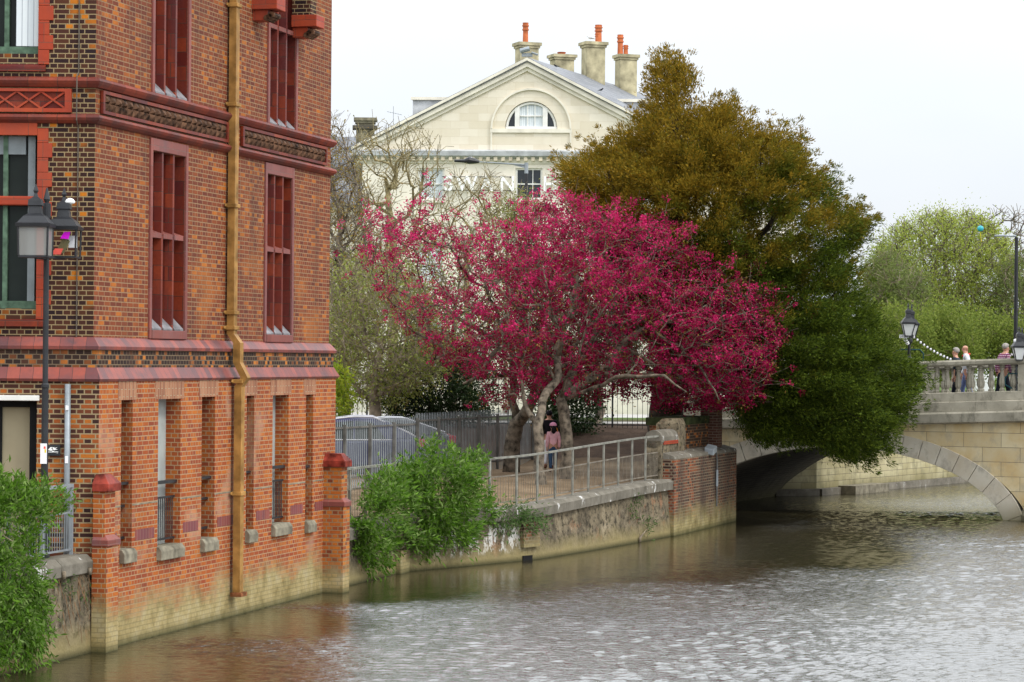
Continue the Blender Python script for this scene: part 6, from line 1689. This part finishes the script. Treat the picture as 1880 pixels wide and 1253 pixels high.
twiggy('evergreen_shrub', [(700, 700), (740, 640), (800, 610), (860, 640), (905, 690), (900, 760), (840, 780), (760, 775), (700, 760)], 330, 82.5, 1.6, 'dark glossy evergreen shrub behind the palisade fence', [(790, 800, 82.5), (790, 720, 82.5)], [.14, .08], 'bark_dark', 'leaf_dark', 60, .10, .05, .17, .01, cat='shrub', twig=False)
twiggy('evergreen_shrub', [(985, 700), (1030, 670), (1075, 690), (1095, 740), (1080, 790), (1030, 800), (990, 780)], 150, 81, 1.2, 'dark evergreen shrub behind the walkers between the trunks', [(1040, 800, 81), (1040, 740, 81)], [.12, .06], 'bark_dark', 'leaf_dark', 60, .10, .05, .17, .01, cat='shrub', twig=False)
twiggy('yellow_shrub', [(598, 690), (620, 672), (640, 690), (645, 730), (630, 765), (600, 772)], 80, 72, .8, 'yellow green leafy shrub at the edge of the brick building', [(610, 800, 72), (612, 740, 72)], [.06, .03], 'bark_pale', 'leaf_yellow', 26, .11, .06, .12, .006, cat='shrub', twig=False)
twiggy('green_sapling', [(880, 400), (900, 380), (935, 370), (960, 355), (990, 380), (980, 420), (920, 430)], 70, 96, 1.2, 'small green shrub top below the hotel window and street lamp', [(930, 760, 96), (930, 520, 96), (930, 420, 96)], [.1, .07, .03], 'bark_pale', 'leaf_mid', 26, .12, .05, .2, .008)
twiggy('thicket_tree', [(700, 470), (760, 430), (850, 440), (920, 420), (960, 480), (950, 620), (900, 690), (780, 680), (720, 600)], 480, 85, 2.2, 'olive twiggy tree filling in behind the left crimson tree', [(830, 790, 85), (832, 680, 85), (835, 560, 85)], [.16, .12, .06], 'bark_pale', 'leaf_mid', 12, .11, .045, .22, .007)
twiggy('thicket_tree', [(930, 520), (1000, 480), (1100, 500), (1200, 540), (1225, 640), (1190, 690), (1080, 700), (960, 700), (920, 620)], 520, 86.5, 2.2, 'dark olive tree filling in behind the middle and right crimson trees', [(1100, 790, 86.5), (1098, 690, 86.5), (1090, 600, 86.5)], [.16, .12, .06], 'bark', 'leaf_dull', 30, .11, .05, .22, .007)
# --- trees beyond the bridge
gB = 'trees beyond the bridge'
fan = lambda x, y: 1.0
twiggy('spring_tree', [(1600, 520), (1612, 450), (1650, 415), (1700, 395), (1755, 390), (1810, 405), (1845, 440), (1860, 500), (1850, 560), (1840, 640), (1700, 660), (1650, 620)], 1300, 142, 4.2, 'tall pale green spring tree with fanning upright branches', [(1738, 690, 142), (1738, 640, 142), (1736, 590, 142)], [.5, .42, .3], 'bark', 'leaf_spring', 44, .11, .07, .30, .014, alpha=.12, arch=.02, group=gB)
twiggy('spring_tree', [(1585, 560), (1590, 490), (1620, 465), (1660, 480), (1690, 520), (1700, 600), (1690, 660), (1610, 660)], 480, 132, 3.0, 'shorter mid green tree behind the yew and lantern', [(1640, 690, 132), (1640, 620, 132)], [.3, .2], 'bark_pale', 'leaf_far', 50, .12, .07, .32, .012, alpha=.15, arch=.02, group=gB)
twiggy('spring_tree', [(1830, 520), (1850, 480), (1885, 470), (1950, 480), (1990, 560), (1960, 660), (1840, 660), (1820, 590)], 400, 138, 3.2, 'olive green tree at the right edge behind the tall pole', [(1890, 690, 138), (1890, 620, 138)], [.35, .25], 'bark_pale', 'leaf_far', 50, .12, .07, .32, .012, alpha=.15, arch=.02, group=gB)
twiggy('bare_tree', [(1800, 470), (1805, 410), (1835, 388), (1880, 385), (1950, 400), (1990, 470), (1960, 540), (1860, 540)], 240, 152, 3.5, 'leafless tree with dark twisting boughs at the upper right edge', [(1890, 690, 152), (1885, 560, 152), (1860, 490, 152)], [.5, .35, .2], 'bark', None, tip=.016, alpha=.25, group=gB)
FRESH = [([(1690, 600), (1720, 560), (1765, 575), (1790, 620), (1790, 672), (1690, 672)], 118, 'bright fresh green shrub above the balustrade, nearest the lantern'), ([(1770, 610), (1800, 580), (1850, 590), (1890, 620), (1890, 672), (1770, 672)], 121, 'bright fresh green shrub behind the plaid walker'), ([(1590, 600), (1630, 570), (1700, 590), (1720, 672), (1600, 672)], 116, 'bright fresh green shrub behind the yew edge'), ([(1880, 600), (1930, 560), (1990, 600), (1990, 672), (1880, 672)], 121, 'bright fresh green shrub beyond the right edge lantern')]
for poly, Y, lab in FRESH:
    mx = sum(p[0] for p in poly) / len(poly); twiggy('fresh_shrub', poly, 170, Y, 1.8, lab, [(mx, 690, Y), (mx, 650, Y)], [.12, .08], 'bark_pale', 'leaf_fresh', 70, .13, .075, .32, .012, cat='shrub', twig=False, group='fresh green shrubs beyond the bridge')
# far wood closing the horizon
C = np.array([(RNG.uniform(-60, 110), RNG.uniform(225, 250), RNG.uniform(2, 9)) for _ in range(2600)])
C[:, 2] *= .55 + .25 * np.sin(C[:, 0] * .13) + .2 * np.sin(C[:, 0] * .31)
C[:, 2] += 2
V = clump_leaves(C, outward(C.copy(), (0, 260, 0), .3), 22, .8, .55, .32, 1, .5, .8)
tag(fastmesh('far_wood', V, 4, M['leaf_far'], origin=(20, 235, 2)), kind='stuff')

# ------------------------------------------------------------------ light, sky, camera
w = bpy.data.worlds.new('World'); SC.world = w; w.use_nodes = True; n = w.node_tree; n.nodes.clear()
ow_ = n.nodes.new('ShaderNodeOutputWorld'); bg = n.nodes.new('ShaderNodeBackground'); n.links.new(bg.outputs[0], ow_.inputs[0])
sky = n.nodes.new('ShaderNodeTexSky'); sky.sky_type = 'NISHITA'; sky.sun_disc = False; sky.sun_elevation = math.radians(48); sky.sun_rotation = math.radians(124)
sky.dust_density = 4; sky.air_density = 1; sky.altitude = 50
hs = n.nodes.new('ShaderNodeHueSaturation'); hs.inputs['Saturation'].default_value = .25; n.links.new(sky.outputs[0], hs.inputs['Color'])
g = n.nodes.new('ShaderNodeTexCoord').outputs['Generated']
cl = ramp(n, noise(n, g, 2.2, 5, .55, (1, 1, 2.2)), [(.35, (8.4, 8.95, 9.5)), (.65, (9.5, 9.8, 10.2))])
sx = n.nodes.new('ShaderNodeSeparateXYZ'); n.links.new(g, sx.inputs[0])
up = ramp(n, sx.outputs[2], [(0.0, .36), (.15, .47), (.38, .92), (.7, 1.0), (1.0, .80)])
cl = mix(n, 1.0, cl, up, 'MULTIPLY')
cl = mix(n, 1.0, cl, (2.95, 2.95, 2.95), 'MULTIPLY')
n.links.new(mix(n, .82, hs.outputs[0], cl), bg.inputs[0]); bg.inputs[1].default_value = .10
sl_ = bpy.data.lights.new('sun', 'SUN'); sl_.energy = 1.55; sl_.angle = math.radians(11); sl_.color = (1, .95, .88)
so = bpy.data.objects.new('sun', sl_); COL.objects.link(so)
dv = Vector((math.sin(math.radians(124)) * math.cos(math.radians(48)), math.cos(math.radians(124)) * math.cos(math.radians(48)), math.sin(math.radians(48))))
so.rotation_euler = dv.to_track_quat('Z', 'Y').to_euler(); so.location = (20, 20, 40)
cam = bpy.data.cameras.new('camera'); cam.sensor_width = 36; cam.lens = 36 * F / 1880; cam.shift_y = 35.5 / 1880; cam.clip_start = .5; cam.clip_end = 2000
co_ = bpy.data.objects.new('camera', cam); COL.objects.link(co_); co_.location = (0, 0, CZ); co_.rotation_euler = (math.pi / 2, -ROLL, 0); SC.camera = co_
SC.view_settings.view_transform = 'Standard'; SC.view_settings.look = 'None'; SC.view_settings.exposure = 0.0; SC.view_settings.gamma = 1
SC.cycles.max_bounces = 6; SC.cycles.transparent_max_bounces = 8
